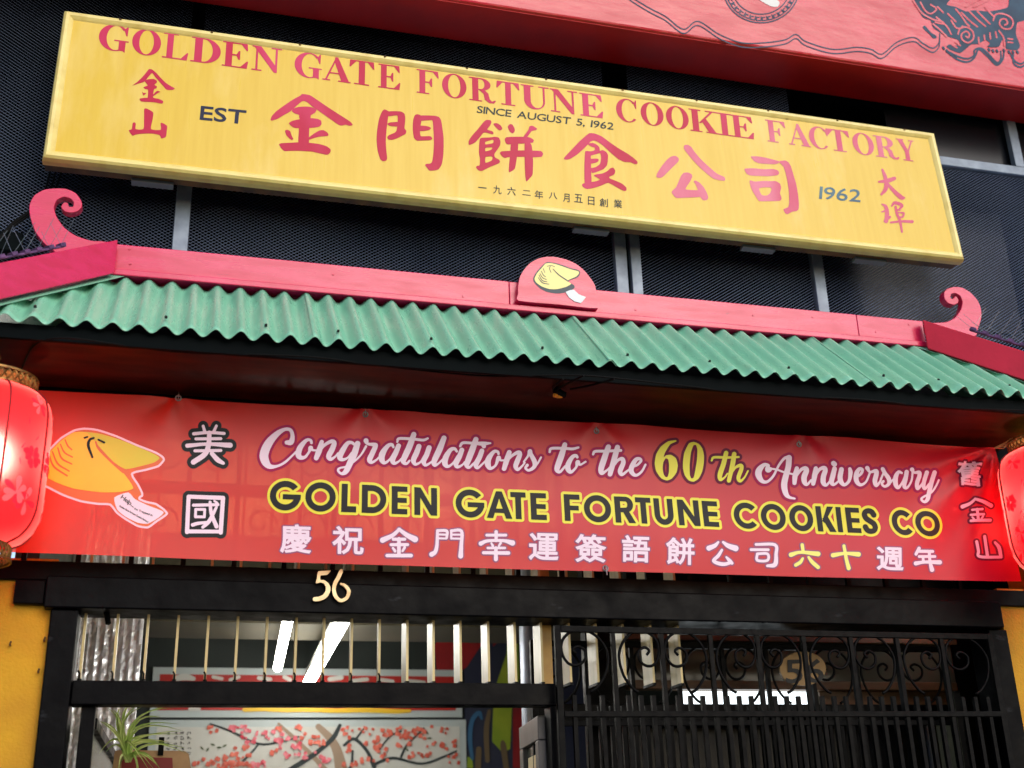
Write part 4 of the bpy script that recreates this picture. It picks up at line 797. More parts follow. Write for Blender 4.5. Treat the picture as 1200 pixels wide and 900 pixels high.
decal('cookie_face', [xf(stroke(q), zc) for q in ([(380,155,7),(402,147,7)], [(450,155,8),(420,170,10),(410,215,11),(440,300,8)], [(485,168,7),(530,188,7)])], bmap(.005), .22, MT['b_black'], ban)
slip = [xf(poly([(605,600),(710,562),(760,612),(850,655),(975,705),(940,748),(858,795),(780,788),(690,745),(625,690)]), zc)]
decal('slip', slip, bmap(.0028), .25, MT['b_white'], ban)
t1 = [line_text('Help...', zc([(650,605)])[0], zc([(748,676)])[0], 5.2, gap=.05), line_text("I'm Trapped in", zc([(755,690)])[0], zc([(890,740)])[0], 2.2, space=.3), line_text('Golden Gate Fortune Cookie Factory', zc([(605,620)])[0], zc([(700,705)])[0], 1.9, space=.3)[:0], line_text('Golden Gate Fortune Cookie Factory', zc([(640,668)])[0], zc([(858,788)])[0], 2.0, space=.3)]
for t in t1:
    if t: decal('slip_text', t, bmap(.0036), .1, MT['ink'], ban, iso=.12)
# eyelets, hooks
for x, y, up in ((209, 466, 1), (428, 485.5, 1), (698.5, 505.5, 1), (936, 521, 1), (709, 666.5, 0)):
    p = bmap(.003)(np.array([(x, y)]))[0]
    ring = [p+np.array([.011*math.cos(t), 0, .011*math.sin(t)]) for t in np.linspace(0, 2*math.pi, 13)[:-1]]
    MB().tube([Vector(q) for q in ring], .0035, 6, closed=True).build('eyelet', MT['steel'], ban)
    top_ = np.array([p[0], -.02, 3.458]) if up else p+np.array([.004, -.004, -.03])
    MB().tube([Vector(p+np.array([0, -.004, -.004])), Vector(p+np.array([0, -.006, .012])), Vector(p+np.array([0, .01, .03])) if up else Vector(top_), Vector(top_)], .0022, 6).build('hook', MT['steel'], ban)
p = bmap(0)(np.array([(1165, 525)]))[0]
m = MB()
for k in range(5): m.tube([Vector(p), Vector(p+np.array([.03+.012*k, -.03, .012*k-.01])), Vector(p+np.array([.10, -.06+.01*k, .035+.01*k]))], .002, 5)
m.build('tie_string', MT['paper'], ban)
# ---------------------------------------------------------------- lanterns
def lantern(cx, cyy, zc0, label):
    """zc0 = mid height of the silk body"""
    root = empty('lantern', (cx, cyy, zc0+.40), label, 'lantern', 'red lanterns at the two ends of the banner')
    prof = [(.150, .292), (.185, .275), (.213, .245), (.226, .205), (.2315, .15), (.232, 0), (.231, -.14), (.224, -.2), (.205, -.245), (.175, -.278), (.135, -.298)]
    o = MB().lathe(prof, (cx, cyy, zc0), 64).build('silk_shade', MT['silk'], root, smooth=True)
    pr = cr_open(np.array(prof), 3)
    for k in range(8):
        t = 2*math.pi*k/8-.33
        MB().tube([Vector((cx+(r+.002)*math.cos(t), cyy+(r+.002)*math.sin(t), zc0+z_)) for r, z_ in pr], .0042, 6).build('rib', MT['lamp_rib'], o)
    for nm, z0, z1, r0, r1 in (('top_collar', .292, .345, .158, .15), ('bottom_collar', -.36, -.296, .128, .140)):
        c = MB(); c.lathe([(r1, z0), (r1+.006, z0), (r1+.006, z0+.008), (r1, z0+.008)], (cx, cyy, zc0), 48); c.lathe([(r0, z1-.008), (r0+.006, z1-.008), (r0+.006, z1), (r0, z1)], (cx, cyy, zc0), 48)
        n = 40
        for k in range(n):                    # pierced brass lattice between the two rims
            for s in (-1, 1):
                a, b = 2*math.pi*k/n, 2*math.pi*(k+s)/n; rm = (r0+r1)/2+.003
                c.tube([(cx+rm*math.cos(a), cyy+rm*math.sin(a), zc0+z0+.006), (cx+(rm+.003)*math.cos((a+b)/2), cyy+(rm+.003)*math.sin((a+b)/2), zc0+(z0+z1)/2), (cx+rm*math.cos(b), cyy+rm*math.sin(b), zc0+z1-.006)], .0034, 4)
        cc = c.build(nm, MT['gold_trim'], root)
        if nm == 'top_collar':
            MB().lathe([(.0, z1+.004), (.13, z1-.004), (.145, z1-.012)], (cx, cyy, zc0), 32).build('cap', MT['gold_trim'], cc)
    t = MB()
    for k in range(26):
        a = random.uniform(0, 6.28); r = random.uniform(.0, .1); t.tube([(cx+r*.7*math.cos(a), cyy+r*.7*math.sin(a), zc0-.35), (cx+r*math.cos(a), cyy+r*math.sin(a), zc0-.44)], .004, 4)
    MB().lathe([(.11, -.362), (.095, -.40), (.05, -.425), (0, -.43)], (cx, cyy, zc0), 24).build('finial', MT['gold_trim'], root)
    MB().tube([(cx, cyy, zc0+.34), (cx, cyy, zc0+.40), (cx+.012, cyy, zc0+.43), (cx, cyy, 3.455)], .006, 6).build('hanger', MT['gold_trim'], root)
    m, md = MB(), MB(); rad = lambda z_: float(np.interp(z_, [p[1] for p in prof[::-1]], [p[0] for p in prof[::-1]]))
    def petal(mm, th, z_, ang, ln, wd, off):
        V = []
        for q in range(12):
            t_ = 2*math.pi*q/12; u = ln*(.5+.5*math.cos(t_)); v = wd*math.sin(t_)*(.6+.4*math.cos(t_))
            uu = u*math.cos(ang)-v*math.sin(ang); vv = u*math.sin(ang)+v*math.cos(ang); zz = z_+vv; r = rad(zz)+off; tt = th+uu/.232
            V.append((cx+r*math.cos(tt), cyy+r*math.sin(tt), zc0+zz))
        mm.add(V, [tuple(range(12))])
    rg = random.Random(5)
    for k in range(8):
        th0 = 2*math.pi*k/8-.33+.39
        for z_, n, s in ((.2, 7, .045), (.02, 11, .05), (-.15, 8, .06), (-.19, 5, .06)):
            c0 = th0+rg.uniform(-.18, .18); zj = z_+rg.uniform(-.03, .03)
            for q in range(n):
                a = 6.283*q/n+rg.uniform(-.2, .2); petal(md if (z_ == .02 or q % 3 == 0) else m, c0+.004*math.cos(a)/.232, zj+.004*math.sin(a), a, s*rg.uniform(.6, 1), s*.28, .0015+.0004*q)
        for q in range(5): petal(md, th0+rg.uniform(-.25, .25), rg.uniform(-.05, .15), rg.uniform(0, 6), .03, .004, .0012+.0002*q)
    m.build('painted_flower', MT['flower_pink'], o); md.build('painted_flower', MT['flower_deep'], o)
    bm = MB(); bm.lathe([(0, .08), (.045, .066), (.072, .032), (.078, 0), (.07, -.038), (.04, -.07), (0, -.08)], (cx, cyy, zc0+.03), 20)
    bm.build('bulb', mat('bulb_glow', (1, 1, 1, 1), emit=(1, .80, .62, 1), estr=38), root, smooth=True)
    return root
YL = -.42
pl = at(-22, 545, YL); pr_ = at(1238, 597, YL)
lantern(float(pl[0]), YL, float(pl[2]), 'lit red silk lantern at the left end of the banner, beside the printed cookie')
lantern(float(pr_[0]), YL, float(pr_[2]), 'lit red silk lantern at the right end of the banner, cut by the photo edge')
# ---------------------------------------------------------------- black door frame with the slatted transom
zz = lambda x, y, Y: float(at(x, y, Y)[2])
xx = lambda x, y, Y: float(at(x, y, Y)[0])
BT, BM, BB = zz(400, 667.7, -.02), zz(400, 683.5, -.06), zz(400, 719, -.06)
fr = empty('door_frame', (1.6, 0, 0), 'black painted shop door frame with a slatted transom under the banner', 'door frame')
MB().box(-3.2, 6, -.02, .16, BM-.012, BT).build('upper_beam', MT['black_wood'], fr, bevel=.004)
LX0, LX1 = xx(53, 690, -.06), xx(1174, 715, -.06)
MB().box(LX0, LX1, -.06, .15, BB, BM).build('lower_beam', MT['black_wood'], fr, bevel=.006)
MB().box(xx(17, 690, -.03), LX0-.002, -.035, -.0005, zz(40, 708, -.03), BM-.014).build('corbel', MT['black_wood'], fr, bevel=.005)
PX0, PX1 = xx(60, 709, -.04), xx(93, 709, -.04)
MB().box(PX0, PX1, -.04, .14, 0, BB-.002).build('post', MT['black_wood'], fr, bevel=.006)
GX0, GX1 = xx(652.5, 733, -.05), xx(1157, 738, -.05)
MB().box(GX1+.03, WR+.019, -.02, .14, 0, BB-.002).build('post', MT['black_wood'], fr, bevel=.005)
RT_, RB = zz(300, 798.5, .0), zz(300, 826, .0)
MX = xx(648, 815, .0)
MB().box(PX1+.001, MX+.05, .0, .10, RB, RT_).build('transom_rail', MT['black_wood'], fr, bevel=.004)
MB().box(MX-.012, MX+.05, .005, .095, 0, RB-.002).build('post', MT['black_wood'], fr, bevel=.004)
MB().box(MX+.06, 3.9, .55, .62, RB-.02, RT_-.02).build('transom_rail', MT['black_wood'], fr, bevel=.004)
JX0, JX1 = xx(95, 835, .06), xx(112, 835, .06)
MB().box(JX0, JX1, .04, .10, 0, RB-.002).build('jamb', MT['black_wood'], fr, bevel=.004)
sx_ = [93,131.7,168,204,240,275,310,345,378,411,444,477,508,540,573,604.5,636,669,701,733,766,799]
for i, px in enumerate(sx_):
    x = xx(px, 797, .05); dpt = .035 if i < 11 else .115
    if i == 1: dpt = .05
    o = MB().add([(x-.005, .045, 2.95+.5), (x+.005, .045, 3.45), (x+.005, .045+dpt, 3.45), (x-.005, .045+dpt, 3.45), (x-.005, .045, RT_+.012), (x+.005, .045, RT_+.012), (x+.005, .045+dpt, RT_+.012), (x-.005, .045+dpt, RT_+.012)],
                 [(0,1,2,3),(7,6,5,4),(0,4,5,1),(1,5,6,2),(2,6,7,3),(3,7,4,0)]).build('slat', MT['slat'], fr)
    b = MB(); b.box(x-.0075, x+.0075, .04, .045+dpt+.003, RT_+.0005, RT_+.0115)
    if i < 11: b.tube([(x, .036, RT_+.004), (x, .03, RT_+.03), (x-.006, .026, RT_+.04)], .004, 5)
    b.build('slat_hook', MT['black_iron'], o)
MB().box(xx(641, 760, .12)-.025, xx(641, 760, .12)+.02, .11, .16, RT_, 3.45).build('stop_post', MT['cream_wood'], fr)
MB().tube([(xx(123, 715, .03), .03, BB+.02), (xx(125, 722, .02), .02, zz(125, 720, .02)), (xx(127, 731, .0), .0, zz(127, 731, .0))], .011, 4).build('latch', MT['black_iron'], fr)
# brass number 5 and 6
YN = -.075; z8 = Z(350, 655, 15); num = empty('house_number', tuple(at(390, 690, YN)), 'brass house number 56 screwed to the black beam', 'house number')
decal('digit', [xf(poly([(340,228),(450,216),(555,210),(540,240),(500,282),(440,292),(382,297),(376,375),(440,380),(510,425),(552,500),(550,580),(510,660),(440,718),(350,748),(262,748),(242,712),(265,680),(340,672),(420,640),(468,570),(472,500),(440,442),(380,420),(300,435),(318,330)]), z8)], plane_map(YN), .12, MT['brass'], num, thick=.009)
decal('digit', [xf(stroke([(745,205,22),(735,240,34),(690,340,34),(640,430,34),(615,540,32),(640,650,33),(700,722,30),(760,735,29),(840,690,30),(876,600,31),(860,530,30),(800,470,25),(740,445,18)]), z8)], plane_map(YN), .12, MT['brass'], num, thick=.009)
# ---------------------------------------------------------------- wrought iron: gate in front, its twin behind, and the grille over the transom
bay = Z(650, 720, 5)([(135,232),(116,206),(145,188),(185,215),(182,268),(140,298),(90,285),(56,225),(60,150),(110,100),(180,92),(250,130),(300,200),(313,270),(295,360),(250,430),(215,455)])
Q = at_many(bay, -.05); bx0, bx1 = xx(657, 770, -.05), xx(719, 770, -.05)
SC = [((p[0]-bx0)/(bx1-bx0), p[2]) for p in Q]
gt_top, gt_mid = zz(652, 733, -.05), zz(660, 837, -.05)
bx = [GX0]+[xx(px, y, -.05) for px, y in ((717.5,740),(774,740),(831,740),(886,741),(940,741),(995,742),(1049,742),(1101,743))]+[GX1]
def gate(Y, dz, label, pickets=True, parent_name='iron_gate', xsh=0.0):
    root = empty(parent_name, ((GX0+GX1)/2, Y, 0), label, 'iron gate')
    s = .012; X = [b+xsh for b in bx]
    for x in (X[0], X[-1]): MB().box(x-.014, x+.014, Y-s, Y+s, .05, gt_top+dz+.0).build('stile', MT['black_iron'], root, bevel=.002)
    MB().box(X[0]+.0142, X[-1]-.0142, Y-s, Y+s, gt_top+dz-.028, gt_top+dz-.001).build('top_rail', MT['black_iron'], root, bevel=.002)
    MB().box(X[0]+.0142, X[-1]-.0142, Y-s-.003, Y+s-.001, gt_mid+dz-.012, gt_mid+dz+.012).build('mid_rail', MT['black_iron'], root, bevel=.002)
    MB().box(X[0]+.0142, X[-1]-.0142, Y-s-.003, Y+s-.001, .12, .15).build('bottom_rail', MT['black_iron'], root, bevel=.002)
    for x in X[1:-1]: MB().box(x-.0095, x+.0095, Y-.0095, Y+.0095, .1, gt_top+dz-.0285).build('bar', MT['black_iron'], root)
    for i in range(len(X)-1):
        a, b = X[i], X[i+1]
        pts = [((a+(b-a)*u) if i % 2 == 0 else (b-(b-a)*u), Y, z+dz) for u, z in SC]
        MB().tube([Vector(p) for p in cr_open(np.array(pts), 6)], .0066, 6).build('scroll', MT['black_iron'], root, smooth=True)
        if pickets:
            for k in (1, 2, 3):
                x = a+(b-a)*k/4; MB().box(x-.009, x+.009, Y-.009, Y+.009, .1, gt_mid+dz+.078).build('picket', MT['black_iron'], root)
    return root
gate(-.05, 0, 'front black wrought iron gate with scrolls above close pickets')
gate(.33, .0, 'second black iron gate standing right behind the front gate', parent_name='iron_gate')
gr = empty('iron_grille', (.5, .13, 2.8), 'black iron grille with paired scrolls faintly showing through the banner', 'iron grille')
g0 = xx(72, 700, .0)
for k in range(22):
    x = -.62+.2035*k
    MB().box(x-.010, x+.010, .0-.010, .01, BT-.01, 3.45).build('bar', MT['black_iron'], gr)
    for s, zc in ((1, 3.2), (-1, 2.92)):
        if k < 21: MB().tube([Vector((x+.03+.07*(1+(.2+.8*t/14)*math.cos(.45*t)), 0.0, zc+s*.07*(.2+.8*t/14)*math.sin(.45*t))) for t in range(15)], .005, 5).build('scroll', MT['black_iron'], gr, smooth=True)
MB().box(-.66, 3.9, -.012, .012, 3.035, 3.085).build('rail', MT['black_iron'], gr)
# ---------------------------------------------------------------- shop interior
def structure(name, mb, m, **k): return tag(mb.build(name, MT[m], **k), kind='structure')
YBK = 4.2
structure('room_floor', MB().box(-.6, 4.6, .0, YBK, -.12, .002), 'floor')
structure('room_ceiling', MB().box(-.7, 4.7, .61, YBK+.1, 3.5, 3.6), 'room_ceiling')
structure('back_wall', MB().box(-.7, 4.7, YBK, YBK+.1, 0, 3.5), 'room_dark')
structure('side_wall', MB().box(-.72, -.62, .5, YBK, 0, 3.5), 'room_wall')
structure('side_wall', MB().box(4.6, 4.7, .5, YBK, 0, 3.5), 'room_wall')
p0 = at(200, 722, 2.6); structure('ceiling_beam', MB().box(-.62, 4.6, 2.5, 3.1, float(p0[2])-.05, 3.49), 'olive_beam')
# foil wrapped pillar
f0, f1 = at(98, 760, 2.1)[0], at(167, 740, 2.1)[0]
V, F = [], []; nx, nz = 46, 120
for i in range(nx+1):
    for j in range(nz+1):
        V.append((f0-.35+(f1-f0+.35)*i/nx, 2.1+.012*math.sin(i*1.9+.6*math.sin(j*.3))+rng.uniform(-.007, .007), 1.2+2.25*j/nz))
F = [(i*(nz+1)+j, (i+1)*(nz+1)+j, (i+1)*(nz+1)+j+1, i*(nz+1)+j+1) for i in range(nx) for j in range(nz)]
m = MB().add(V, F); m.box(f0-.35, f1-.004, 2.13, 2.35, 0, 3.48)
tag(m.build('foil_curtain', MT['foil'], smooth=False), 'crinkled silver foil curtain inside the shop, left of the transom', 'foil curtain')
# lights
for i, ((xa_, ya_), (xb_, yb_), w, lab) in enumerate((((.835, 1.2), (.93, 4.0), .078, 'nearer white fluorescent ceiling light, the longer of the two seen through the slats'), ((.545, 1.38), (.645, 3.25), .058, 'farther short fluorescent ceiling light, left of the longer one'))):
    r = empty('ceiling_light', ((xa_+xb_)/2, (ya_+yb_)/2, 2.8), lab, 'ceiling light')
    MB().bar((xa_, ya_, 2.84), (xb_, yb_, 2.84), w*.8, .05).build('housing', MT['p_white'], r, bevel=.004)
    MB().tube([(xa_, ya_, 2.795), (xb_, yb_, 2.795)], w*.5, 12).build('diffuser', MT['tube_light'], r, smooth=False)
    for yy in (.25, .8):
        a = Vector((xa_+(xb_-xa_)*yy+.03, ya_+(yb_-ya_)*yy, 2.86)); MB().tube([a, a+Vector((.02, 0, .63))], .008, 5).build('chain', MT['chain'], r)
# red sign on the back wall
YK = YBK-.03
def quadbox(name, px, Yf, d, m, parent):
    q = [at(x, y, Yf) for x, y in px]; x0, x1 = min(q[0][0], q[3][0]), max(q[1][0], q[2][0]); z0, z1 = (q[2][2]+q[3][2])/2, (q[0][2]+q[1][2])/2
    return MB().box(x0, x1, Yf, Yf+d, z0, z1).build(name, MT[m], parent), (x0, x1, z0, z1)
ws = empty('wall_sign', tuple(at(350, 840, YK)), 'red sign in a white frame high on the back wall of the shop', 'sign')
_, (x0, x1, z0, z1) = quadbox('frame', [(180,780),(541,787),(541,843),(179,838)], YK, .025, 'p_border', ws)
MB().box(x0+.05, x1-.05, YK-.004, YK-.001, z0+.05, z1-.05).build('panel', MT['p_red'], ws)
zi = Z(160, 770, 3)
decal('faded_lettering', [xf(stroke(q), zi) for q in ([(380,185,8),(450,182,9),(520,186,8),(600,184,9),(700,188,8),(800,186,9),(900,190,8),(960,190,6)],)], plane_map(YK-.006), .5, MT['p_yellow'], ws)
decal('faded_lettering', [xf(stroke(q), zi) for q in ([(140,75,10),(170,70,12),(200,76,8)], [(270,70,6),(300,76,6)], [(330,80,6),(360,70,6)], [(430,74,7),(470,78,7)], [(520,70,7),(540,80,7)], [(680,78,8),(720,72,8)], [(760,84,7),(810,78,7)], [(860,80,7),(900,86,7)], [(960,84,7),(1010,90,7)], [(190,182,8),(220,182,6)])], plane_map(YK-.006), .5, MT['p_white'], ws)
pt = empty('wall_painting', tuple(at(350, 880, YK)), 'framed white painting of a red blossoming branch on the back wall', 'painting')
_, (x0, x1, z0, z1) = quadbox('frame', [(176,841),(544,846),(548,1000),(170,1000)], YK, .02, 'p_border', pt)
MB().box(x0+.05, x1-.05, YK-.004, YK-.001, z0, z1-.05).build('paper', MT['p_white'], pt)
br = [[(640,245,11),(680,285,14),(705,330,17),(720,395,22),(730,460,26)], [(500,235,5),(560,290,7),(640,370,9),(690,430,11)]]
bd = [[(715,240,6),(690,285,8),(640,330,8),(590,365,9),(540,395,8)], [(730,310,5),(765,288,6),(810,330,6),(835,385,8)], [(260,235,3),(330,260,4),(430,305,4),(520,295,3),(570,280,3)], [(430,305,3),(400,340,4),(360,380,4)], [(760,330,4),(755,380,5),(740,400,5)], [(800,250,3),(770,290,4)], [(830,380,5),(900,355,5),(1000,375,4),(1080,350,4),(1125,330,3)], [(930,350,4),(950,310,4),(990,270,3),(1010,250,3)], [(850,330,3),(890,280,3),(930,260,3)]]
decal('trunk', [xf(stroke(q), zi) for q in br], plane_map(YK-.006), .4, MT['bark'], pt); decal('branch', [xf(stroke(q), zi) for q in bd], plane_map(YK-.008), .4, MT['bark_dark'], pt)
rg = random.Random(3); bl, bp_, lv = MB(), MB(), MB()
def dots(m, cx, cy_, n, sx, sy, r0, dep):
    for k in range(n):
        p = zi([(rg.gauss(cx, sx), rg.gauss(cy_, sy))])[0]
        if p[1] < 850: p[1] = 850+rg.uniform(0, 3)
        q = at(p[0], p[1], YK-dep-.0003*(k % 20)); r = r0*rg.uniform(.6, 1.2)
        for s in range(4):
            a = 6.28*s/4+rg.uniform(0, 1); c_ = q+np.array([r*.8*math.cos(a), -.0006*s, r*.8*math.sin(a)])
            m.add([(c_[0]+r*math.cos(t), c_[1], c_[2]+r*math.sin(t)) for t in np.linspace(0, 6.28, 8)[:-1]], [tuple(range(7))])
for cx, cy_, n, sx, sy, w in ((260,252,4,14,10,0),(350,250,6,20,8,1),(430,275,14,40,14,1),(500,285,10,24,10,1),(560,330,20,36,18,1),(600,300,10,30,12,0),(500,250,4,10,6,0),(570,245,5,14,6,0),(640,300,4,10,10,0),(730,265,7,14,12,0),(790,250,6,16,8,0),(835,300,9,16,14,0),(745,325,5,12,10,0),(665,355,5,10,10,1),(780,365,8,24,10,0),(870,340,8,24,14,0),(930,275,20,34,14,0),(975,260,12,30,10,0),(1000,340,10,22,12,0),(1085,310,10,22,12,0),(1080,260,4,14,8,0),(1110,355,5,12,10,0),(350,360,22,26,16,0),(390,325,6,10,10,0),(430,375,14,26,10,1),(250,372,10,30,8,0),(310,385,10,20,6,0),(870,270,5,12,8,0),(485,335,3,6,6,0)):
    dots(bp_ if w else bl, cx, cy_, n, sx, sy, .0098, .010)
bl.build('blossom', MT['blossom'], pt); bp_.build('blossom', MT['blossom_pink'], pt)
lf = []
for cx, cy_ in ((230,320),(250,325),(268,308),(290,318),(310,312),(1000,270),(1030,285),(1020,265),(950,325)):
    a = rg.uniform(-1, 1); lf.append(xf(stroke([(cx-8*math.cos(a), cy_-8*math.sin(a), 1), (cx, cy_, 3.4), (cx+8*math.cos(a), cy_+8*math.sin(a), 1)]), zi))
decal('leaves', lf, plane_map(YK-.009), .35, MT['leaf_ink'], pt)
ca = []
for cx in (110, 137, 160, 184):
    for cy_ in (268, 285, 303, 320, 338):
        for k in range(3): ca.append(xf(stroke([(cx+rg.uniform(-7,7), cy_+rg.uniform(-6,6), 1.3), (cx+rg.uniform(-7,7), cy_+rg.uniform(-6,6), 1.3)]), zi))
decal('brush_writing', ca, plane_map(YK-.009), .3, MT['ink'], pt)
# mural
mu = empty('mural', tuple(at(590, 850, YK)), 'dark blue, lime and red mural on the back wall right of the painting', 'mural')
q = quadbox('backing', [(547,705),(700,705),(700,1000),(547,1000)], YK+.012, .012, 'mural_navy', mu)
z2_ = Z(500, 700, 4.5); mm = lambda d: plane_map(YK+.010-d)
decal('red_band', [xf(poly([(40,250),(150,150),(290,100),(290,250),(210,370),(120,420),(60,440)], smooth=False), z2_), xf(poly([(350,100),(430,100),(420,200),(350,260)], smooth=False), z2_), xf(poly([(455,580),(505,580),(505,900),(455,900)], smooth=False), z2_)], mm(0), .5, MT['mural_red'], mu)
decal('lime_band', [xf(poly([(430,180),(420,300),(370,450),(350,600),(345,760),(400,820),(440,800),(450,580),(490,420),(480,200)], smooth=False), z2_), xf(poly([(210,900),(215,840),(240,850),(245,900)], smooth=False), z2_)], mm(.002), .5, MT['mural_lime'], mu)
decal('blue_arc', [xf(stroke([(240,850,9),(228,740,12),(240,650,12),(275,610,12),(290,640,6)]), z2_)], mm(.004), .5, MT['mural_blue'], mu)
decal('brown_figures', [xf(stroke([(270,900,16),(275,800,14)]), z2_), xf(stroke([(320,860,12),(315,700,14),(330,600,10)]), z2_), xf(stroke([(420,900,14),(405,790,16),(400,760,8)]), z2_)], mm(.005), .5, MT['mural_brown'], mu)
a = at(617, 740, 1.6); tag(MB().lathe([(.042, 0), (.042, 1.05)], (a[0], 1.6, a[2]-.7), 16).lathe([(.052, 1.0), (.052, 1.12), (.045, 1.13)], (a[0], 1.6, a[2]-.7), 16).build('pipe', MT['pipe'], smooth=True), 'grey white vertical pipe inside the shop beside the mural', 'pipe')
# open door leaf at the right of the doorway
dl = empty('door_leaf', (MX, .1, 0), 'grey framed open door leaf with a notice, at the right side of the doorway', 'door leaf')
ztop = RB-.03; e = atz(613, 853, ztop); h = np.array([MX-.02, .11, 0]); dv = np.array([e[0], e[1], 0])-h; ln = np.linalg.norm(dv); dv /= ln
P_ = lambda s, z_, off=0: h+dv*s+np.array([dv[1], -dv[0], 0])*(-off)+np.array([0, 0, z_])
fw_ = .1
MB().bar(P_(0, ztop-.05), P_(ln, ztop-.05), .04, .10).build('top_rail', MT['door_grey'], dl, bevel=.004)
MB().bar(P_(fw_*.4, .05), P_(fw_*.4, ztop-.102), .04, .08, up=tuple(dv)).build('stile', MT['door_grey'], dl, bevel=.004)
MB().bar(P_(ln-.05, .05), P_(ln-.05, ztop-.102), .04, .1, up=tuple(dv)).build('stile', MT['door_grey'], dl, bevel=.004)
sgn = 1 if np.dot(np.array([dv[1], -dv[0], 0])*(-1), np.array([-1, 0, 0])) > 0 else -1
MB().add([P_(.08, .1, 0), P_(ln-.1, .1, 0), P_(ln-.1, ztop-.1, 0), P_(.08, ztop-.1, 0)], [(0,1,2,3)]).build('glass', MT['glass_grey'], dl)
nt_ = empty('notice', tuple(P_(.2, 1.6)), 'cream paper notice with red print on the open right door leaf', 'notice')
MB().add([P_(.09, 1.5, .006*sgn), P_(ln-.16, 1.5, .006*sgn), P_(ln-.16, ztop-.15, .006*sgn), P_(.09, ztop-.15, .006*sgn)], [(0,1,2,3)]).build('paper', MT['paper'], nt_)
m = MB()
for r in range(4):
    for k in range(2):
        s0, z_ = .11+k*.5*(ln-.3), ztop-.32-.07*r; m.add([P_(s0, z_, .009*sgn), P_(s0+.16*(ln-.2), z_, .009*sgn), P_(s0+.16*(ln-.2), z_+.05, .009*sgn), P_(s0, z_+.05, .009*sgn)], [(0,1,2,3)])
m.build('print', MT['paper_red'], nt_)
# left door leaf
d2 = empty('door_leaf', (JX1, .1, 0), 'dark open door leaf seen edge on beside the left door post', 'door leaf')
e = atz(137, 890, RB-.035); 
a = atz(109, 842, RB-.035)
dv = np.array([e[0]-a[0], e[1]-a[1], 0]); ln = np.linalg.norm(dv); dv /= ln; h = np.array([a[0], a[1], 0]); zt2 = RB-.035
PL = lambda s, z_: h+dv*s+np.array([0, 0, z_])
MB().bar(PL(0, zt2-.02), PL(ln, zt2-.02), .035, .045).build('top_rail', MT['black_wood'], d2, bevel=.003)
MB().bar(PL(ln-.02, .05), PL(ln-.02, zt2-.045), .035, .05, up=tuple(dv)).build('stile', MT['black_wood'], d2, bevel=.003)
MB().add([PL(0, .1), PL(ln-.05, .1), PL(ln-.05, zt2-.045), PL(0, zt2-.045)], [(0,1,2,3)]).build('glass', MT['glass_grey'], d2)
# spider plant and menu board
YPt = .62
pc = at(150, 925, YPt); pr = empty('spider_plant', tuple(pc), 'green and cream striped spider plant inside the left of the doorway', 'plant')
MB().lathe([(0, -.16), (.06, -.16), (.085, 0), (.09, .012), (.078, .012), (.075, -.01), (0, -.015)], pc, 20).build('pot', MT['pot'], pr)
rg = random.Random(11); lm = MB()
ends = [((155,845),(203,829)),((160,858),(208,852)),((158,866),(215,858)),((140,850),(128,832)),((148,845),(150,828)),((135,862),(118,846)),((165,880),(190,900)),((155,885),(165,912)),((145,884),(140,905)),((170,872),(218,880)),((145,850),(168,826)),((150,872),(178,905)),((140,870),(120,880)),((162,848),(188,838)),((138,846),(140,829)),((156,870),(200,870))]
for (m1, e1) in ends:
    for rep in range(2):
        j = lambda: rg.uniform(-4, 4)
        Yd = YPt+rg.uniform(-.14, .14)
        C = [at(150+j()*.5, 893, YPt), at(m1[0]+j(), m1[1]+j(), (YPt+Yd)/2), at(e1[0]+j(), e1[1]+j(), Yd)]
        pts = [(1-t)**2*C[0]+2*t*(1-t)*(2*C[1]-.5*C[0]-.5*C[2])+t*t*C[2] for t in np.linspace(0, 1, 9)]
        V = []
        for i, p in enumerate(pts):
            d = pts[min(i+1, 8)]-pts[max(i-1, 0)]; s = np.cross(d, [0, 1, .2]); s /= np.linalg.norm(s); w_ = .0062*(1-.95*(i/8)**2)
            V += [p-s*w_, p+np.array([0, .003, 0]), p+s*w_]
        lm.add(V, sum([[(3*i, 3*i+1, 3*i+4, 3*i+3), (3*i+1, 3*i+2, 3*i+5, 3*i+4)] for i in range(8)], []))
lm.build('leaves', MT['leaf'], pr)
YM = .85; mb_ = empty('menu_board', tuple(at(180, 900, YM)), 'tan rounded clipboard with a dark red panel behind the spider plant', 'menu board')
lp = cr_closed(np.array([(132,950),(134,884),(137,880),(142,879),(212,880),(219,882),(222,888),(224,950)]), 3); F3 = at_many(lp, YM)
MB().prism([(p[0], p[2]) for p in F3], lambda x, z: (x, YM, z), lambda x, z: (x, YM+.015, z)).build('board', MT['menu_wood'], mb_)
F3 = at_many(np.array([(140,950),(143,887),(202,888),(205,950)]), YM-.003); MB().add([tuple(p) for p in F3], [(0,1,2,3)]).build('panel', MT['menu_red'], mb_)
p = at(189, 872, YM-.006); MB().box(p[0]-.012, p[0]+.012, YM-.012, YM-.004, p[2]-.05, p[2]+.03).build('clip', MT['black_iron'], mb_)
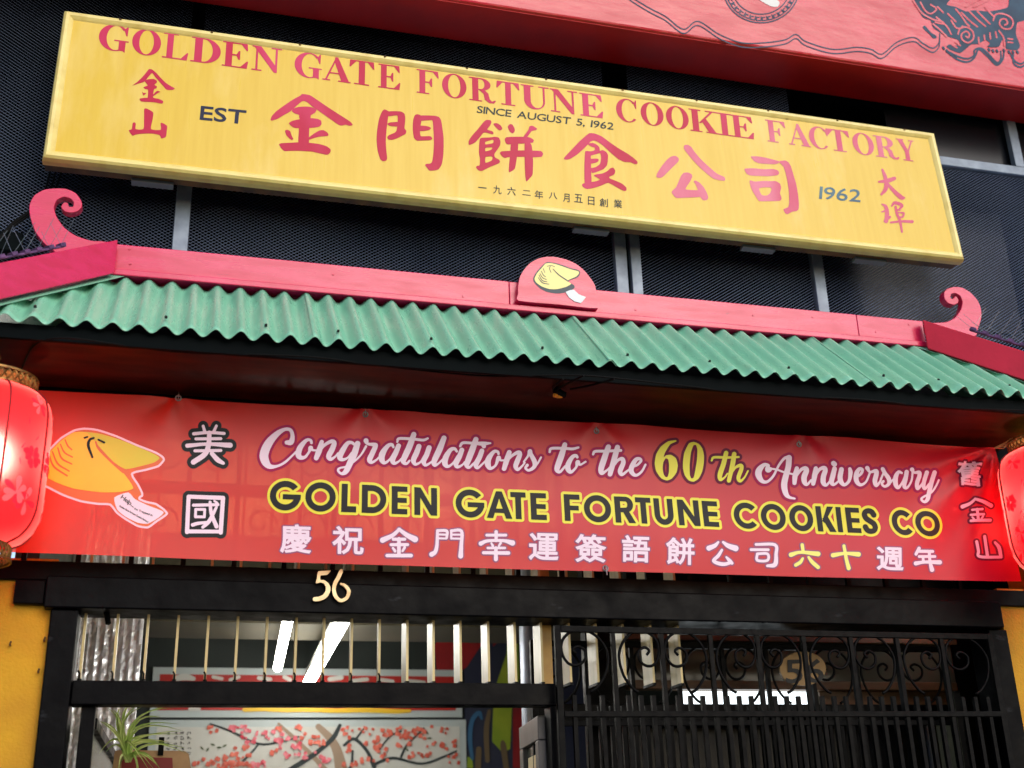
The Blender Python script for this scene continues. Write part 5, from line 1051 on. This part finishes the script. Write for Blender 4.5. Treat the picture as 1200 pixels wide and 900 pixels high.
# ---------------------------------------------------------------- shop window behind the gates
YW = .75
sw = empty('shop_window', (2.8, YW, 0), 'wood framed shop window with a lit strip, behind the two iron gates', 'shop window')
q = lambda px, d0, d1: (xx(px[0], (px[1]+px[3])/2, YW), xx(px[2], (px[1]+px[3])/2, YW), YW+d0, YW+d1, zz((px[0]+px[2])/2, px[3], YW), zz((px[0]+px[2])/2, px[1], YW))
MB().box(*q((735, 741, 1118, 753), -.02, .04)).build('header', MT['wood_brown'], sw, bevel=.004)
MB().box(*q((735, 799, 1118, 809), -.03, .05)).build('transom_bar', MT['wood_brown'], sw, bevel=.004)
MB().box(*q((735, 753.5, 1118, 798.5), .01, .02)).build('glass', MT['glass_grey'], sw)
MB().box(*q((801, 809.5, 962, 842), .03, .05)).build('lit_panel', MT['lit_panel'], sw)
MB().box(*q((735, 842.5, 1118, 1100), .02, .03)).build('glass', MT['window_dark'], sw)
MB().box(*q((964, 809.5, 1118, 842), .02, .03)).build('brown_panel', MT['wood_brown'], sw)
MB().box(*q((1096, 842, 1100, 1000), -.0, .02)).build('bright_edge', MT['pipe'], sw)
MB().box(*q((1090, 730, 1102, 752.5), -.01, .02)).build('bright_edge', MT['pipe'], sw)
MB().box(*q((690, 600, 735, 1100), -.01, .06)).build('side_post', MT['black_wood'], sw)
MB().box(xx(735, 700, YW), 4.6, YW-.01, YW+.05, zz(900, 740.5, YW), 3.48).build('head_panel', MT['black_wood'], sw)
MB().box(xx(1118.5, 780, YW), 4.6, YW-.01, YW+.05, 0, zz(900, 740.5, YW)-.001).build('side_panel', MT['black_wood'], sw)
pk = empty('number_plaque', tuple(at(941, 783, .30)), 'oval gold plaque with a black 56 fixed to the rear iron gate', 'plaque')
e0 = [(941+27*math.cos(t), 783.5+20*math.sin(t)) for t in np.linspace(0, 2*math.pi, 40)[:-1]]
F3 = at_many(np.array(e0), .30); MB().prism([(p[0], p[2]) for p in F3], lambda x, z: (x, .30, z), lambda x, z: (x, .314, z)).build('disc', MT['plaque_gold'], pk)
t5 = line_text('56', (921.5, 800), (965, 799), 28, gap=.1); decal('digits', t5, plane_map(.2965), .25, MT['ink'], pk, iso=.6)
for x, y in ((12, 756), (52, 751), (45, 788)):
    p = at(x, y, -.004)
    tag(MB().tube([(p[0], .0, p[2]), (p[0], -.02, p[2]), (p[0]+.004, -.024, p[2]+.012)], .004, 6).build('wall_hook', MT['sign_side']), {12: 'small dark screw hole plug in the yellow wall, leftmost', 52: 'small hook in the yellow wall beside the post, upper one', 45: 'small hook in the yellow wall beside the post, lower one'}[x], 'hook')
